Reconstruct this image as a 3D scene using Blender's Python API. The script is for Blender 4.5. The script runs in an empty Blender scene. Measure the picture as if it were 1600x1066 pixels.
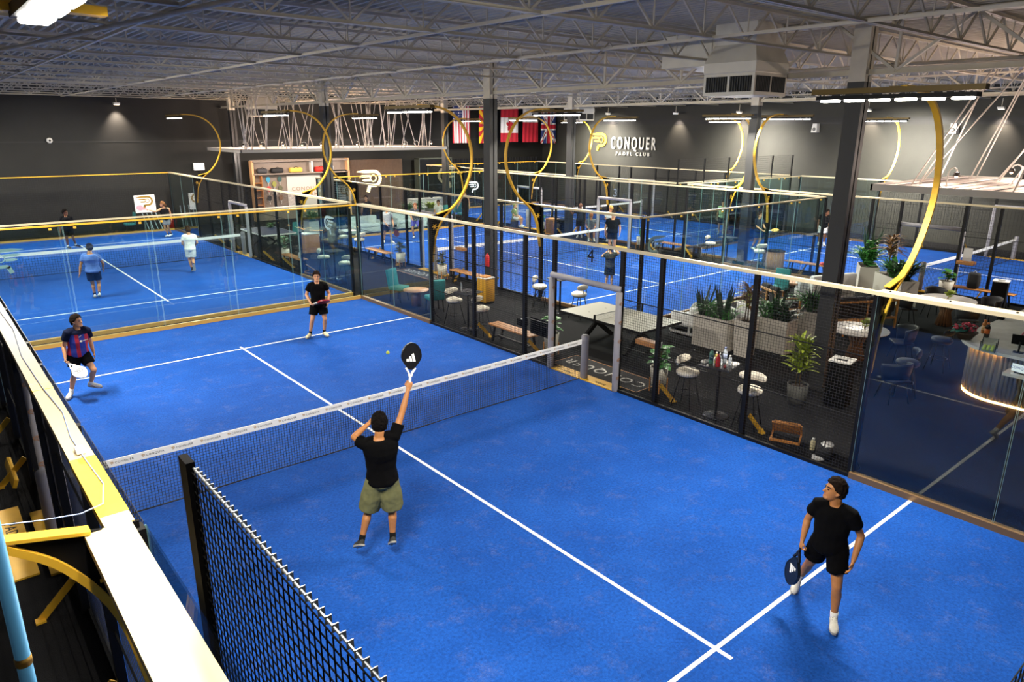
import bpy, math, random
from mathutils import Vector as V, Matrix as M, noise
PI=math.pi
COL=bpy.context.scene.collection
random.seed(11)
RA=math.radians
# ------------------------------------------------------------------ helpers
def lin(c):
    c=c/255.0
    return c/12.92 if c<=0.04045 else ((c+0.055)/1.055)**2.4
def rgb(h):
    return (lin(int(h[0:2],16)),lin(int(h[2:4],16)),lin(int(h[4:6],16)),1)
MATS={}
def mat(name,h,rough=.6,metal=0,var=0,scale=8,spec=.5,emit=0,bump=0):
    if name in MATS: return MATS[name]
    m=bpy.data.materials.new(name); m.use_nodes=True
    nt=m.node_tree; b=nt.nodes['Principled BSDF']
    c=rgb(h)
    b.inputs['Base Color'].default_value=c
    b.inputs['Roughness'].default_value=rough
    b.inputs['Metallic'].default_value=metal
    b.inputs['Specular IOR Level'].default_value=spec
    if emit:
        b.inputs['Emission Color'].default_value=c
        b.inputs['Emission Strength'].default_value=emit
    if var or bump:
        tc=nt.nodes.new('ShaderNodeTexCoord'); n=nt.nodes.new('ShaderNodeTexNoise')
        n.inputs['Scale'].default_value=scale; n.inputs['Detail'].default_value=4
        nt.links.new(tc.outputs['Object'],n.inputs['Vector'])
        if var:
            r=nt.nodes.new('ShaderNodeValToRGB')
            r.color_ramp.elements[0].position=.3; r.color_ramp.elements[1].position=.7
            r.color_ramp.elements[0].color=tuple(x*(1-var) for x in c[:3])+(1,)
            r.color_ramp.elements[1].color=tuple(min(1,x*(1+var)) for x in c[:3])+(1,)
            nt.links.new(n.outputs['Fac'],r.inputs['Fac'])
            nt.links.new(r.outputs['Color'],b.inputs['Base Color'])
        if bump:
            bp=nt.nodes.new('ShaderNodeBump'); bp.inputs['Strength'].default_value=bump; bp.inputs['Distance'].default_value=.02
            nt.links.new(n.outputs['Fac'],bp.inputs['Height']); nt.links.new(bp.outputs['Normal'],b.inputs['Normal'])
    MATS[name]=m
    return m
class MB:
    def __init__(s): s.v=[];s.f=[];s.sm=[]
    def add(s,vs,fs,smooth=False,m=None):
        o=len(s.v)
        if m is not None: vs=[tuple(m@V(q)) for q in vs]
        s.v+=[tuple(q) for q in vs]; s.f+=[tuple(i+o for i in f) for f in fs]; s.sm+=[smooth]*len(fs)
        return s
    def box(s,x0,x1,y0,y1,z0,z1,m=None):
        vs=[(x0,y0,z0),(x1,y0,z0),(x1,y1,z0),(x0,y1,z0),(x0,y0,z1),(x1,y0,z1),(x1,y1,z1),(x0,y1,z1)]
        return s.add(vs,[(3,2,1,0),(4,5,6,7),(0,1,5,4),(1,2,6,5),(2,3,7,6),(3,0,4,7)],False,m)
    def cbox(s,c,d,m=None):
        return s.box(c[0]-d[0]/2,c[0]+d[0]/2,c[1]-d[1]/2,c[1]+d[1]/2,c[2]-d[2]/2,c[2]+d[2]/2,m)
    def rbox(s,x0,x1,y0,y1,z0,z1,r=.03,m=None,n=3):
        # rounded (in plan and on top/bottom edges) box
        rings=[]
        def ring(ins,z):
            pts=[]
            rr=max(r-ins,.001)
            for (cx,cy,a0) in ((x1-r,y1-r,0),(x0+r,y1-r,90),(x0+r,y0+r,180),(x1-r,y0+r,270)):
                for k in range(n+1):
                    a=RA(a0+90*k/n); pts.append((cx+rr*math.cos(a),cy+rr*math.sin(a),z))
            return pts
        zr=min(r,(z1-z0)/2-.0005)
        for k in range(n+1):
            a=RA(90*k/n); rings.append(ring(r-r*math.sin(a),z0+zr-zr*math.cos(a)))
        for k in range(n+1):
            a=RA(90-90*k/n); rings.append(ring(r-r*math.sin(a),z1-zr+zr*math.cos(a)))
        return s.loft(rings,m=m)
    def loft(s,rings,cap=True,smooth=True,m=None,closed=False):
        n=len(rings[0]); vs=[q for r in rings for q in r]; fs=[]
        R=len(rings)
        for i in range(R if closed else R-1):
            j=(i+1)%R
            for k in range(n):
                fs.append((i*n+k,i*n+(k+1)%n,j*n+(k+1)%n,j*n+k))
        if cap and not closed:
            fs.append(tuple(range(n-1,-1,-1))); fs.append(tuple((R-1)*n+k for k in range(n)))
        return s.add(vs,fs,smooth,m)
    def bar(s,p,q,w,h=None,up=(0,0,1),m=None):
        h=h or w; p=V(p);q=V(q); d=(q-p)
        if d.length<1e-6: return s
        d.normalize(); u=V(up)
        if abs(d.dot(u))>.98: u=V((1,0,0)) if abs(d.x)<.9 else V((0,1,0))
        a=d.cross(u).normalized()*w/2; b=a.cross(d).normalized()*h/2
        vs=[p-a-b,p+a-b,p+a+b,p-a+b,q-a-b,q+a-b,q+a+b,q-a+b]
        return s.add(vs,[(3,2,1,0),(4,5,6,7),(0,1,5,4),(1,2,6,5),(2,3,7,6),(3,0,4,7)],False,m)
    def tube(s,pts,r,n=8,smooth=True,m=None,round_ends=False,flat=1.0,nrm=None):
        pts=[V(p) for p in pts]; N=len(pts)
        rs=r if isinstance(r,(list,tuple)) else [r]*N
        if round_ends:
            d0=(pts[0]-pts[1]).normalized(); d1=(pts[-1]-pts[-2]).normalized()
            pre=[(pts[0]+d0*rs[0]*c,rs[0]*k) for c,k in ((.98,.15),(.8,.6),(.45,.89))]
            post=[(pts[-1]+d1*rs[-1]*c,rs[-1]*k) for c,k in ((.45,.89),(.8,.6),(.98,.15))]
            pts=[p for p,_ in pre]+pts+[p for p,_ in post]; rs=[k for _,k in pre]+list(rs)+[k for _,k in post]; N=len(pts)
        rings=[]; a=None
        for i in range(N):
            d=(pts[min(i+1,N-1)]-pts[max(i-1,0)]).normalized()
            if nrm is not None: a=V(nrm)-d*V(nrm).dot(d)
            elif a is None: a=V((0,0,1)).cross(d) if abs(d.z)<.95 else V((1,0,0)).cross(d)
            else: a=a-d*a.dot(d)
            a.normalize(); b=d.cross(a)
            rings.append([tuple(pts[i]+(a*math.cos(2*PI*k/n)+b*flat*math.sin(2*PI*k/n))*rs[i]) for k in range(n)])
        return s.loft(rings,True,smooth,m)
    def lathe(s,prof,n=20,m=None,smooth=True,c=(0,0,0)):
        rings=[[(c[0]+r*math.cos(2*PI*k/n),c[1]+r*math.sin(2*PI*k/n),c[2]+z) for k in range(n)] for r,z in prof]
        return s.loft(rings,True,smooth,m)
    def prism(s,poly,z0,z1,m=None):
        n=len(poly); vs=[(x,y,z0) for x,y in poly]+[(x,y,z1) for x,y in poly]
        fs=[tuple(range(n-1,-1,-1)),tuple(range(n,2*n))]+[(k,(k+1)%n,n+(k+1)%n,n+k) for k in range(n)]
        return s.add(vs,fs,False,m)
    def ribbon(s,pts,ws,z0,z1,m=None,closed=False):
        # flat ribbon of width ws following 2D points
        n=len(pts); L=[];R=[]
        for i in range(n):
            p=V(pts[i]).to_2d(); a=V(pts[max(i-1,0)]).to_2d(); b=V(pts[min(i+1,n-1)]).to_2d()
            if closed: a=V(pts[i-1]).to_2d(); b=V(pts[(i+1)%n]).to_2d()
            d=(b-a).normalized(); nn=V((-d.y,d.x))*(ws[i] if isinstance(ws,(list,tuple)) else ws)/2
            L.append(p+nn);R.append(p-nn)
        for i in range(n if closed else n-1):
            j=(i+1)%n
            s.prism([tuple(R[i]),tuple(R[j]),tuple(L[j]),tuple(L[i])],z0,z1,m)
        return s
    def ball(s,c,r,n=12,m=None,sc=(1,1,1)):
        rings=[]
        for i in range(n//2+1):
            a=PI*i/(n//2); rr=max(math.sin(a),.02)
            rings.append([(c[0]+r*sc[0]*rr*math.cos(2*PI*k/n),c[1]+r*sc[1]*rr*math.sin(2*PI*k/n),c[2]-r*sc[2]*math.cos(a)) for k in range(n)])
        return s.loft(rings,True,True,m)
    def build(s,name,mt,parent=None,loc=None,rz=0):
        me=bpy.data.meshes.new(name); me.from_pydata(s.v,[],s.f)
        me.polygons.foreach_set('use_smooth',s.sm); me.materials.append(mt); me.update()
        o=bpy.data.objects.new(name,me); COL.objects.link(o)
        if parent: o.parent=parent
        if loc is not None: o.location=loc
        if rz: o.rotation_euler=(0,0,rz)
        return o
def tag(o,label,cat,group=None,kind=None):
    o['label']=label
    if cat: o['category']=cat
    if group: o['group']=group
    if kind: o['kind']=kind
    return o
def thing(name,label,cat,loc=(0,0,0),rz=0,group=None):
    o=bpy.data.objects.new(name,None); COL.objects.link(o); o.empty_display_size=.2
    o.location=loc; o.rotation_euler=(0,0,rz)
    return tag(o,label,cat,group)
def struct(o,label=None):
    o['kind']='structure'
    if label: o['label']=label
    return o
def dup(root,loc,rz=None,label=None,group=None):
    r=root.copy(); COL.objects.link(r); r.location=loc
    if rz is not None: r.rotation_euler=(0,0,rz)
    if label: r['label']=label
    if group: r['group']=group
    for ch in list(root.children):
        c=ch.copy(); COL.objects.link(c); c.parent=r
        for g in list(ch.children):
            d=g.copy(); COL.objects.link(d); d.parent=c
    return r
def text_mb(txt,size,depth=.01,font_bold=False,spacing=1.0,offset=0):
    cu=bpy.data.curves.new('lettering','FONT'); cu.body=txt; cu.size=size; cu.extrude=depth/2; cu.align_x='CENTER'; cu.align_y='CENTER'; cu.space_character=spacing; cu.offset=offset; cu.resolution_u=3
    o=bpy.data.objects.new('lettering',cu); COL.objects.link(o)
    dg=bpy.context.evaluated_depsgraph_get(); dg.update()
    me=bpy.data.meshes.new_from_object(o.evaluated_get(dg))
    mb=MB(); mb.add([tuple(v.co) for v in me.vertices],[tuple(p.vertices) for p in me.polygons])
    bpy.data.objects.remove(o); bpy.data.curves.remove(cu); bpy.data.meshes.remove(me)
    return mb
def put(mb,src,m): mb.add(src.v,src.f,False,m); return mb
def frame(origin,xa,ya):
    xa=V(xa).normalized(); ya=V(ya).normalized(); za=xa.cross(ya)
    m=M((xa,ya,za)).transposed().to_4x4(); m.translation=V(origin); return m
def emblem(mb,size,z0,z1,m=None,flip=1):
    # winged ball mark: curved P with three feather bars, unit box about -0.5..0.5
    def P(l): return [(x*size*flip,y*size) for x,y in l]
    arc=[(.18+.26*math.cos(RA(a)),.17+.26*math.sin(RA(a))) for a in range(90,-91,-15)]
    mb.ribbon(P([(-.52,.43),(-.2,.43),(.1,.43)]+arc+[(.02,-.09),(-.06,-.14)]),[.02*size]+[.11*size]*(len(arc)+4),z0,z1,m)
    mb.ribbon(P([(-.42,.265),(-.30,.265),(.04,.265)]),[.02*size,.085*size,.085*size],z0,z1,m)
    mb.ribbon(P([(-.31,.115),(-.21,.115),(.02,.115)]),[.02*size,.085*size,.085*size],z0,z1,m)
    ring=[(.15+.12*math.cos(RA(a)),.18+.12*math.sin(RA(a))) for a in range(0,360,24)]
    mb.ribbon(P(ring),.035*size,z0,z1,m,closed=True)
    mb.ribbon(P([(-.02,-.1),(-.10,-.32)]),.13*size,z0,z1,m)
    return mb
# ------------------------------------------------------------------ materials
GOLD=mat('gold_paint','DBAA30',.4,.15,.06,3)
BRONZE=mat('bronze_anodised','8A6A48',.4,.5)
RAILM=mat('cream_gold_rail','D3C5A2',.4,.15,.05,2)
BLACK=mat('black_powder_coat','0A0A0B',.55,spec=.25)
BLACKP=mat('matt_black_board','09090A',.8,spec=.1)
WIRE=mat('black_mesh_wire','0C0C0E',.5)
GREYPAD=mat('grey_vinyl_pad','86848A',.5,0,.05,10)
WHITE=mat('white_tape','E9E9E6',.5)
WHITEP=mat('white_paint','D9D7D2',.5)
STEELW=mat('painted_white_steel','C2BAA8',.55,0,.08,4)
COLGREY=mat('grey_column_paint','262728',.5,0,.06,3)
CHROME=mat('brushed_steel','B5B7BA',.25,1)
CREAM=mat('cream_boucle','DDD5C4',.9,0,.08,60,bump=.3)
WOOD=mat('oak_slat','B57B42',.5,0,.18,14)
WOODD=mat('walnut_panel','6B4A30',.5,0,.2,9)
TEAL=mat('teal_velvet','2F7E80',.8,0,.1,20)
POTW=mat('white_ceramic','BFBAAC',.45)
PLW=mat('white_planter_box','BDB6AC',.55,0,.04,3)
LEAF=mat('glossy_leaf','3A7A32',.4,0,.3,6)
LEAFD=mat('dark_blade_leaf','1F3A22',.45,0,.3,6)
LEAFY=mat('yellow_green_leaf','8A9A30',.45,0,.35,5)
LEAFR=mat('bronze_leaf','6E5028',.45,0,.4,5)
SOIL=mat('dark_soil','2A2019',.95)
DARKF=mat('charcoal_cushion','2B2B2E',.9,0,.1,30)
SOFAW=mat('white_sofa_fabric','D9D8D6',.85,0,.05,30)
LED=mat('led_diffuser','FFFBEE',.4,emit=28)
RED=mat('red_plastic','B01C22',.4)
MARBLE=mat('pale_marble','CFCBC6',.25,0,.08,5)
def glass_mat(name,tint,refl=1.0):
    m=bpy.data.materials.new(name); m.use_nodes=True; nt=m.node_tree; nt.nodes.clear()
    out=nt.nodes.new('ShaderNodeOutputMaterial'); mix=nt.nodes.new('ShaderNodeMixShader')
    ge=nt.nodes.new('ShaderNodeNewGeometry'); dt=nt.nodes.new('ShaderNodeVectorMath'); dt.operation='DOT_PRODUCT'
    nt.links.new(ge.outputs['Normal'],dt.inputs[0]); nt.links.new(ge.outputs['Incoming'],dt.inputs[1])
    def mth(op,a,bv=None,rev=False):
        n=nt.nodes.new('ShaderNodeMath'); n.operation=op
        if rev: n.inputs[0].default_value=bv; nt.links.new(a,n.inputs[1])
        else:
            nt.links.new(a,n.inputs[0])
            if bv is not None: n.inputs[1].default_value=bv
        return n.outputs[0]
    fr=mth('ADD',mth('MULTIPLY',mth('POWER',mth('SUBTRACT',mth('ABSOLUTE',dt.outputs['Value']),1.0,True),5.0),.9),.035)
    tr=nt.nodes.new('ShaderNodeBsdfTransparent'); tr.inputs['Color'].default_value=rgb(tint)
    gl=nt.nodes.new('ShaderNodeBsdfGlossy'); gl.inputs['Roughness'].default_value=.01; gl.inputs['Color'].default_value=(.9*refl,.95*refl,1*refl,1)
    nt.links.new(fr,mix.inputs['Fac']); nt.links.new(tr.outputs[0],mix.inputs[1]); nt.links.new(gl.outputs[0],mix.inputs[2]); nt.links.new(mix.outputs[0],out.inputs[0])
    return m
GLASS=glass_mat('toughened_clear_glass','F0F7F6')
GEDGE=mat('polished_glass_edge','8FB0AC',.2)
DEAD=mat('matt_black_mesh','060607',.9,spec=.05)
def turf_mat():
    m=bpy.data.materials.new('blue_court_turf'); m.use_nodes=True; nt=m.node_tree; b=nt.nodes['Principled BSDF']
    b.inputs['Roughness'].default_value=.9; b.inputs['Specular IOR Level'].default_value=.15
    tc=nt.nodes.new('ShaderNodeTexCoord')
    def nz(s,d,r=.6):
        n=nt.nodes.new('ShaderNodeTexNoise'); n.inputs['Scale'].default_value=s; n.inputs['Detail'].default_value=d; n.inputs['Roughness'].default_value=r
        nt.links.new(tc.outputs['Object'],n.inputs['Vector']); return n
    n1=nz(.55,8,.7); n2=nz(70,3); n3=nz(2.6,10,.78)
    r1=nt.nodes.new('ShaderNodeValToRGB'); e=r1.color_ramp.elements
    e[0].position=.3; e[0].color=rgb('083C88'); e[1].position=.72; e[1].color=rgb('164EA2')
    nt.links.new(n1.outputs['Fac'],r1.inputs['Fac'])
    # sand drifts left between the fibres
    r3=nt.nodes.new('ShaderNodeValToRGB'); e=r3.color_ramp.elements; e[0].position=.53; e[0].color=(0,0,0,1); e[1].position=.72; e[1].color=(.5,.5,.5,1)
    nt.links.new(n3.outputs['Fac'],r3.inputs['Fac'])
    r4=nt.nodes.new('ShaderNodeValToRGB'); e=r4.color_ramp.elements; e[0].position=.42; e[0].color=(.1,.1,.1,1); e[1].position=.66; e[1].color=(1,1,1,1)
    nt.links.new(n2.outputs['Fac'],r4.inputs['Fac'])
    mu=nt.nodes.new('ShaderNodeMath'); mu.operation='MULTIPLY'
    nt.links.new(r3.outputs['Color'],mu.inputs[0]); nt.links.new(r4.outputs['Color'],mu.inputs[1])
    mx=nt.nodes.new('ShaderNodeMixRGB'); mx.inputs['Color2'].default_value=rgb('75778C')
    nt.links.new(mu.outputs[0],mx.inputs['Fac']); nt.links.new(r1.outputs['Color'],mx.inputs['Color1'])
    # fibre grain
    hs=nt.nodes.new('ShaderNodeHueSaturation'); ad=nt.nodes.new('ShaderNodeMapRange'); ad.inputs[1].default_value=.25; ad.inputs[2].default_value=.75; ad.inputs[3].default_value=.55; ad.inputs[4].default_value=1.42
    n4=nz(26,4,.75); nt.links.new(n4.outputs['Fac'],ad.inputs[0]); nt.links.new(ad.outputs[0],hs.inputs['Value']); nt.links.new(mx.outputs['Color'],hs.inputs['Color'])
    nt.links.new(hs.outputs['Color'],b.inputs['Base Color'])
    bp=nt.nodes.new('ShaderNodeBump'); bp.inputs['Strength'].default_value=.25; bp.inputs['Distance'].default_value=.01
    nt.links.new(n2.outputs['Fac'],bp.inputs['Height']); nt.links.new(bp.outputs['Normal'],b.inputs['Normal'])
    return m
TURF=turf_mat()
CARPET=mat('charcoal_carpet','171719',.95,0,.25,90,.1,bump=.4)
WALLM=mat('dark_charcoal_wall','22221D',.7,0,.12,2)
WALLB=mat('near_black_wall','161613',.75,0,.2,1.2)
DECK=mat('painted_roof_deck','B0A898',.6,0,.06,2)
# ------------------------------------------------------------------ camera, world, view
cam_d=bpy.data.cameras.new('camera'); cam=bpy.data.objects.new('camera',cam_d); COL.objects.link(cam)
cam.location=(-.7487,-10.3884,5.3246)
yaw,pit,rol=.6981,-.2913,.0046
F=V((math.sin(yaw)*math.cos(pit),math.cos(yaw)*math.cos(pit),math.sin(pit)))
R0=V((math.cos(yaw),-math.sin(yaw),0)); U0=R0.cross(F)
Rr=R0*math.cos(rol)+U0*math.sin(rol); Ur=-R0*math.sin(rol)+U0*math.cos(rol)
mm=M((Rr,Ur,-F)).transposed().to_4x4(); mm.translation=cam.location; cam.matrix_world=mm
cam_d.sensor_width=36; cam_d.lens=36*1108.73/1600; cam_d.clip_start=.02; cam_d.clip_end=200
sc=bpy.context.scene; sc.camera=cam
sc.view_settings.view_transform='Standard'; sc.view_settings.look='None'; sc.view_settings.gamma=1; sc.view_settings.exposure=EXPO if 'EXPO' in globals() else 0
w=bpy.data.worlds.new('hall_air'); sc.world=w; w.use_nodes=True
w.node_tree.nodes['Background'].inputs[0].default_value=(.9,.9,.95,1); w.node_tree.nodes['Background'].inputs[1].default_value=.07
# ------------------------------------------------------------------ shell
X0,X1,Y0,Y1=-6,38,-13,32.2
fl=struct(MB().box(X0,X1,Y0,Y1,-.25,-.012).build('floor',CARPET),'charcoal carpet floor between the courts')
struct(MB().box(X0,X1+.3,Y1,Y1+.3,-.25,7.5).build('wall_back',WALLB),'dark wall behind the left courts with flags')
struct(MB().box(X1,X1+.3,Y0,Y1,-.25,7.5).build('wall_right',WALLM),'dark wall with the club name at the far right')
mb=MB()
n=int((X1-X0)/.2)
prof=[]
for i in range(n):
    x=X0+i*.2; prof+=[(x,7.42),(x+.08,7.42),(x+.11,7.34),(x+.17,7.34)]
vs=[(x,Y0,z) for x,z in prof]+[(x,Y1,z) for x,z in prof]; N=len(prof)
mb.add(vs,[(i,i+1,N+i+1,N+i) for i in range(N-1)])
mb.box(X0,X1,Y0,Y1,7.43,7.6)
struct(mb.build('ceiling',DECK),'ribbed pale grey steel roof deck')
# wall stripe of darker paint near the top of the right wall and coping on the back wall
struct(MB().box(X1-.012,X1,Y0,Y1-.01,5.6,5.95).build('trim_1',mat('black_wall_stripe','121213',.6)),'black painted stripe along the right wall')
struct(MB().box(X0,X1-.02,Y1-.012,Y1,4.55,4.6).build('trim_2',mat('wall_joint','1B1B1A',.6)),'thin dark joint line along the back wall')
# joists along x
def joist():
    t=thing('roof_joist','white open-web steel joist running across under the roof deck','roof joist',(0,0,0),0,'open-web joists under the roof')
    a,b=X0+.1,X1-.05; zb,zt=6.72,7.30
    mb=MB(); mb.box(a,b,-.055,-.008,zt-.05,zt); mb.box(a,b,.008,.055,zt-.05,zt); mb.build('top_chord',STEELW,t)
    mb=MB(); mb.box(a,b,-.055,-.006,zb,zb+.006); mb.box(a,b,.006,.055,zb,zb+.006); mb.box(a,b,-.012,-.006,zb,zb+.05);mb.box(a,b,.006,.012,zb,zb+.05); mb.build('bottom_chord',STEELW,t)
    mb=MB(); k=0; p=1.22; x=a
    while x+p<b:
        mb.bar((x,0,zt-.04),(x+p/2,0,zb+.02),.032); mb.bar((x+p/2,0,zb+.02),(x+p,0,zt-.04),.032)
        mb.bar((x+p/2,0,zb+.02),(x+p/2,0,zt-.03),.02); x+=p
    mb.build('web',STEELW,t); return t
J=joist(); J.location=(0,-12.7+.0,0)
JY=[-12.7]
y=-12.7+2.42
while y<Y1-.3:
    dup(J,(0,y,0)); y+=2.42
# girders along y over the column lines
COLS=[(13.6,-3.6),(13.6,7.8),(13.6,19.3),(13.6,30.6),(24.9,5.6),(24.9,15.7),(24.9,26.6),(24.9,-6.2)]
def girder(x,label):
    t=thing('roof_girder',label,'roof girder',(x,0,0)); a,b=Y0+.1,Y1-.05; zb,zt=6.32,7.32
    mb=MB(); mb.box(-.09,-.012,a,b,zt-.09,zt); mb.box(.012,.09,a,b,zt-.09,zt); mb.build('top_chord',STEELW,t)
    mb=MB(); mb.box(-.09,-.01,a,b,zb,zb+.012); mb.box(.01,.09,a,b,zb,zb+.012); mb.box(-.022,-.01,a,b,zb,zb+.1); mb.box(.01,.022,a,b,zb,zb+.1); mb.build('bottom_chord',STEELW,t)
    mb=MB(); p=2.42; y=-12.7
    while y+p<b:
        y0=max(y,a)
        mb.bar((0,y0,zt-.06),(0,y+p/2,zb+.05),.07,.05); mb.bar((0,y+p/2,zb+.05),(0,y+p,zt-.06),.07,.05); mb.bar((0,y+p/2,zb+.05),(0,y+p/2,zt-.06),.05); y+=p
    mb.build('web',STEELW,t); return t
girder(13.6,'heavy white girder truss over the row of columns beside the near court')
girder(24.9,'heavy white girder truss over the farther row of columns')
# bridging lines and pipes along y
mb=MB()
for x in (-1.5,2.2,5.9,9.6,17.4,21.1,28.7,32.4):
    t=MB().bar((x,Y0+.1,6.735),(x,Y1-.1,6.735),.045,.045).build('bridging_rail',STEELW); tag(t,'thin straight steel bridging rail fixed under the roof joists','bridging rail','bridging rails under the joists')
t=MB().tube([(4.2,Y0+.2,6.684),(1.2,6,6.684),(-4.4,30,6.684)],.035).build('sprinkler_pipe',STEELW); tag(t,'long slanting white sprinkler pipe crossing the ceiling at upper left','pipe')
t=MB().tube([(16.2,Y0+.2,6.679),(16.2,Y1-.2,6.679)],.04).build('sprinkler_pipe',STEELW); tag(t,'straight white sprinkler pipe under the ceiling past the big diffuser','pipe')
def hvac(loc,s,label):
    t=thing('air_diffuser',label,'air conditioner',loc)
    mb=MB(); sq=lambda h,z:[(-h,-h,z),(h,-h,z),(h,h,z),(-h,h,z)]
    H=.62*s
    mb.loft([sq(H,0),sq(H,.04),sq(H,.44*s),sq(H*1.02,.46*s),sq(H*1.02,.66*s),sq(H*.8,1.02*s),sq(H*.8,1.40)],True,False); mb.build('hood',mat('beige_sheet_metal','D2CDBD',.5,.1,.05,3),t)
    g=MB(); d=MB()
    for a in range(4):
        m=M.Rotation(a*PI/2,4,'Z')
        for sx in (-1,1):
            x0,x1=(sx*.03*s,sx*.56*s); x0,x1=min(x0,x1),max(x0,x1)
            d.box(x0,x1,-H-.004,-H+.01,.07*s,.38*s,m)
            for k in range(9):
                xx=x0+(x1-x0)*(k+.5)/9; g.box(xx-.006,xx+.006,-H-.018,-H-.004,.07*s,.38*s,m)
    d.build('vent_opening',mat('dark_vent','1A1B1B',.8),t); g.build('grille',mat('grey_louvre','3C3E3D',.5,.3),t)
    return t
hvac((12.9,-1.55,5.98),.95,'large square beige air diffuser hanging from the roof near the right column')
hvac((14.2,27.8,5.85),.95,'square white air diffuser hanging from the roof at the far left')
hvac((28.6,18.9,5.75),.95,'small square air diffuser hanging left above the club name wall')
t=MB().box(-.9,.9,-.9,.9,0,.68).build('duct_box',mat('beige_sheet_metal','D2CDBD'),None,(14.0,-.1,6.65)); tag(t,'wide beige duct box up between the joists behind the big diffuser','duct')
# columns
CL=['grey steel column standing beside the reception lounge at right','grey steel column standing beside the mustard bin in the middle','slim grey steel column behind the far left court with gold arc lamp','grey steel column near the pro shop','grey steel column on the right behind the middle court','grey steel column in the aisle left of the club name','far grey steel column beside the curtain','far right steel column beside the waste bin']
for (x,y),l in zip(COLS,CL):
    t=thing('steel_column',l,'column',(x,y,0))
    mb=MB(); d=.15
    mb.box(-d,d,-d,-d+.025,0,6.2); mb.box(-d,d,d-.025,d,0,6.2); mb.box(-.02,.02,-d,d,0,6.2); mb.box(-d-.01,-d,-d-.01,d+.01,0,6.2); mb.build('shaft',COLGREY,t)
    mb=MB(); mb.box(-d,d,-d,-d+.025,6.2,7.3); mb.box(-d,d,d-.025,d,6.2,7.3); mb.box(-.02,.02,-d,d,6.2,7.3); mb.box(-d-.01,-d,-d-.01,d+.01,6.2,7.3); mb.build('upper_shaft',STEELW,t)
    MB().box(-.22,.22,-.22,.22,-.012,.02).build('base_plate',COLGREY,t)
# ------------------------------------------------------------------ courts
COURTS={'near':(0,10,-10,10),'left':(0,10,10.65,30.65),'middle':(14.4,24.4,2.2,22.2),'right':(25.6,35.2,-11,9),'back':(25.6,35.2,9.65,29.65)}
DESC={'near':'nearest court','left':'far left court behind the nearest one','middle':'middle court beyond the lounge aisle','right':'far right court','back':'back court under the club name'}
for k,(a,b,c,d) in COURTS.items():
    cx,cy=(a+b)/2,(c+d)/2; hx,hy=(b-a)/2,(d-c)/2
    t=MB().box(-hx,hx,-hy,hy,-.011,0).build('court_turf',TURF,None,(cx,cy,0)); tag(t,'blue artificial turf of the '+DESC[k],'court floor')
    mb=MB()
    for s in (-1,1): mb.box(-hx,hx,s*6.95-.025,s*6.95+.025,.0,.004)
    mb.box(-.025,.025,-7.15,7.15,.0,.0045)
    mb.build('line_marking',WHITE,t)
    # net
    sp={'near':'white-taped padel net across the nearest court','left':'white-taped net across the far left court','middle':'white-taped net across the middle court','right':'white-taped net across the far right court','back':'white-taped net across the back court under the club name'}
    n=thing('padel_net',sp[k],'net',(cx,cy,0))
    zt=lambda u: .88+.04*(abs(u)/hx)**1.5
    step=.045 if k=='near' else (.09 if k in('left','middle') else .12)
    wd=.005 if k=='near' else .006
    mb=MB(); u=-hx+.05
    ph=[noise.noise((i*.3,0,1))*.03 for i in range(80)]
    def sway(u,z): return .05*noise.noise((u*.5,z,7))*(1-z)
    while u<hx-.05:
        mb.bar((u,sway(u,.02),.02),(u,sway(u,.85),zt(u)-.05),wd); u+=step
    z=.03
    while z<.86:
        us=[-hx+.05+(2*hx-.1)*i/16 for i in range(17)]
        for i in range(16): mb.bar((us[i],sway(us[i],z),z*zt(us[i])/.9),(us[i+1],sway(us[i+1],z),z*zt(us[i+1])/.9),wd)
        z+=step
    mb.build('net_mesh',WIRE,n)
    mb=MB()
    for i in range(20):
        u0=-hx+.05+(2*hx-.1)*i/20;u1=-hx+.05+(2*hx-.1)*(i+1)/20
        for s in (-1,1):
            mb.add([(u0,s*.008,zt(u0)-.11),(u1,s*.008,zt(u1)-.11),(u1,s*.008,zt(u1)),(u0,s*.008,zt(u0))],[(0,1,2,3)] if s<0 else [(3,2,1,0)])
        mb.add([(u0,-.008,zt(u0)),(u1,-.008,zt(u1)),(u1,.008,zt(u1)),(u0,.008,zt(u0))],[(0,1,2,3)])
    tp=mb.build('net_tape',WHITE,n)
    mb=MB()
    us=[-hx+.05+(2*hx-.1)*i/40 for i in range(41)]
    mb.tube([(u,sway(u,.02)+.02*noise.noise((u,3,3)),.018+.02*max(0,noise.noise((u*1.3,5,2)))) for u in us],.009,5); mb.build('bottom_cord',mat('black_rope','17171A',.8),n)
    for s in (-1,1):
        p=MB().lathe([(.075,0),(.085,.02),(.085,.97),(.07,1.0),(.03,1.01)],16,None,True,(s*(hx+.06),0,0)).build('post_pad',GREYPAD,n)
    if k=='near':
        mb=MB(); word=text_mb('CONQUER',.042,.002,spacing=1.25)
        mk=MB(); 
        for i in range(24):
            u=-hx+.45+i*(2*hx-.8)/23
            put(MB(),word,frame((u+.05,-.0105,zt(u)-.055),(1,0,0),(0,0,1))).build('tape_lettering',mat('dark_print','33343A',.6),tp)
            emblem(mk,.05,-.001,.001,frame((u-.11,-.0105,zt(u)-.055),(1,0,0),(0,0,1)))
        mk.build('tape_emblem',mat('tan_print','B08A50',.6),tp)
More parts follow.
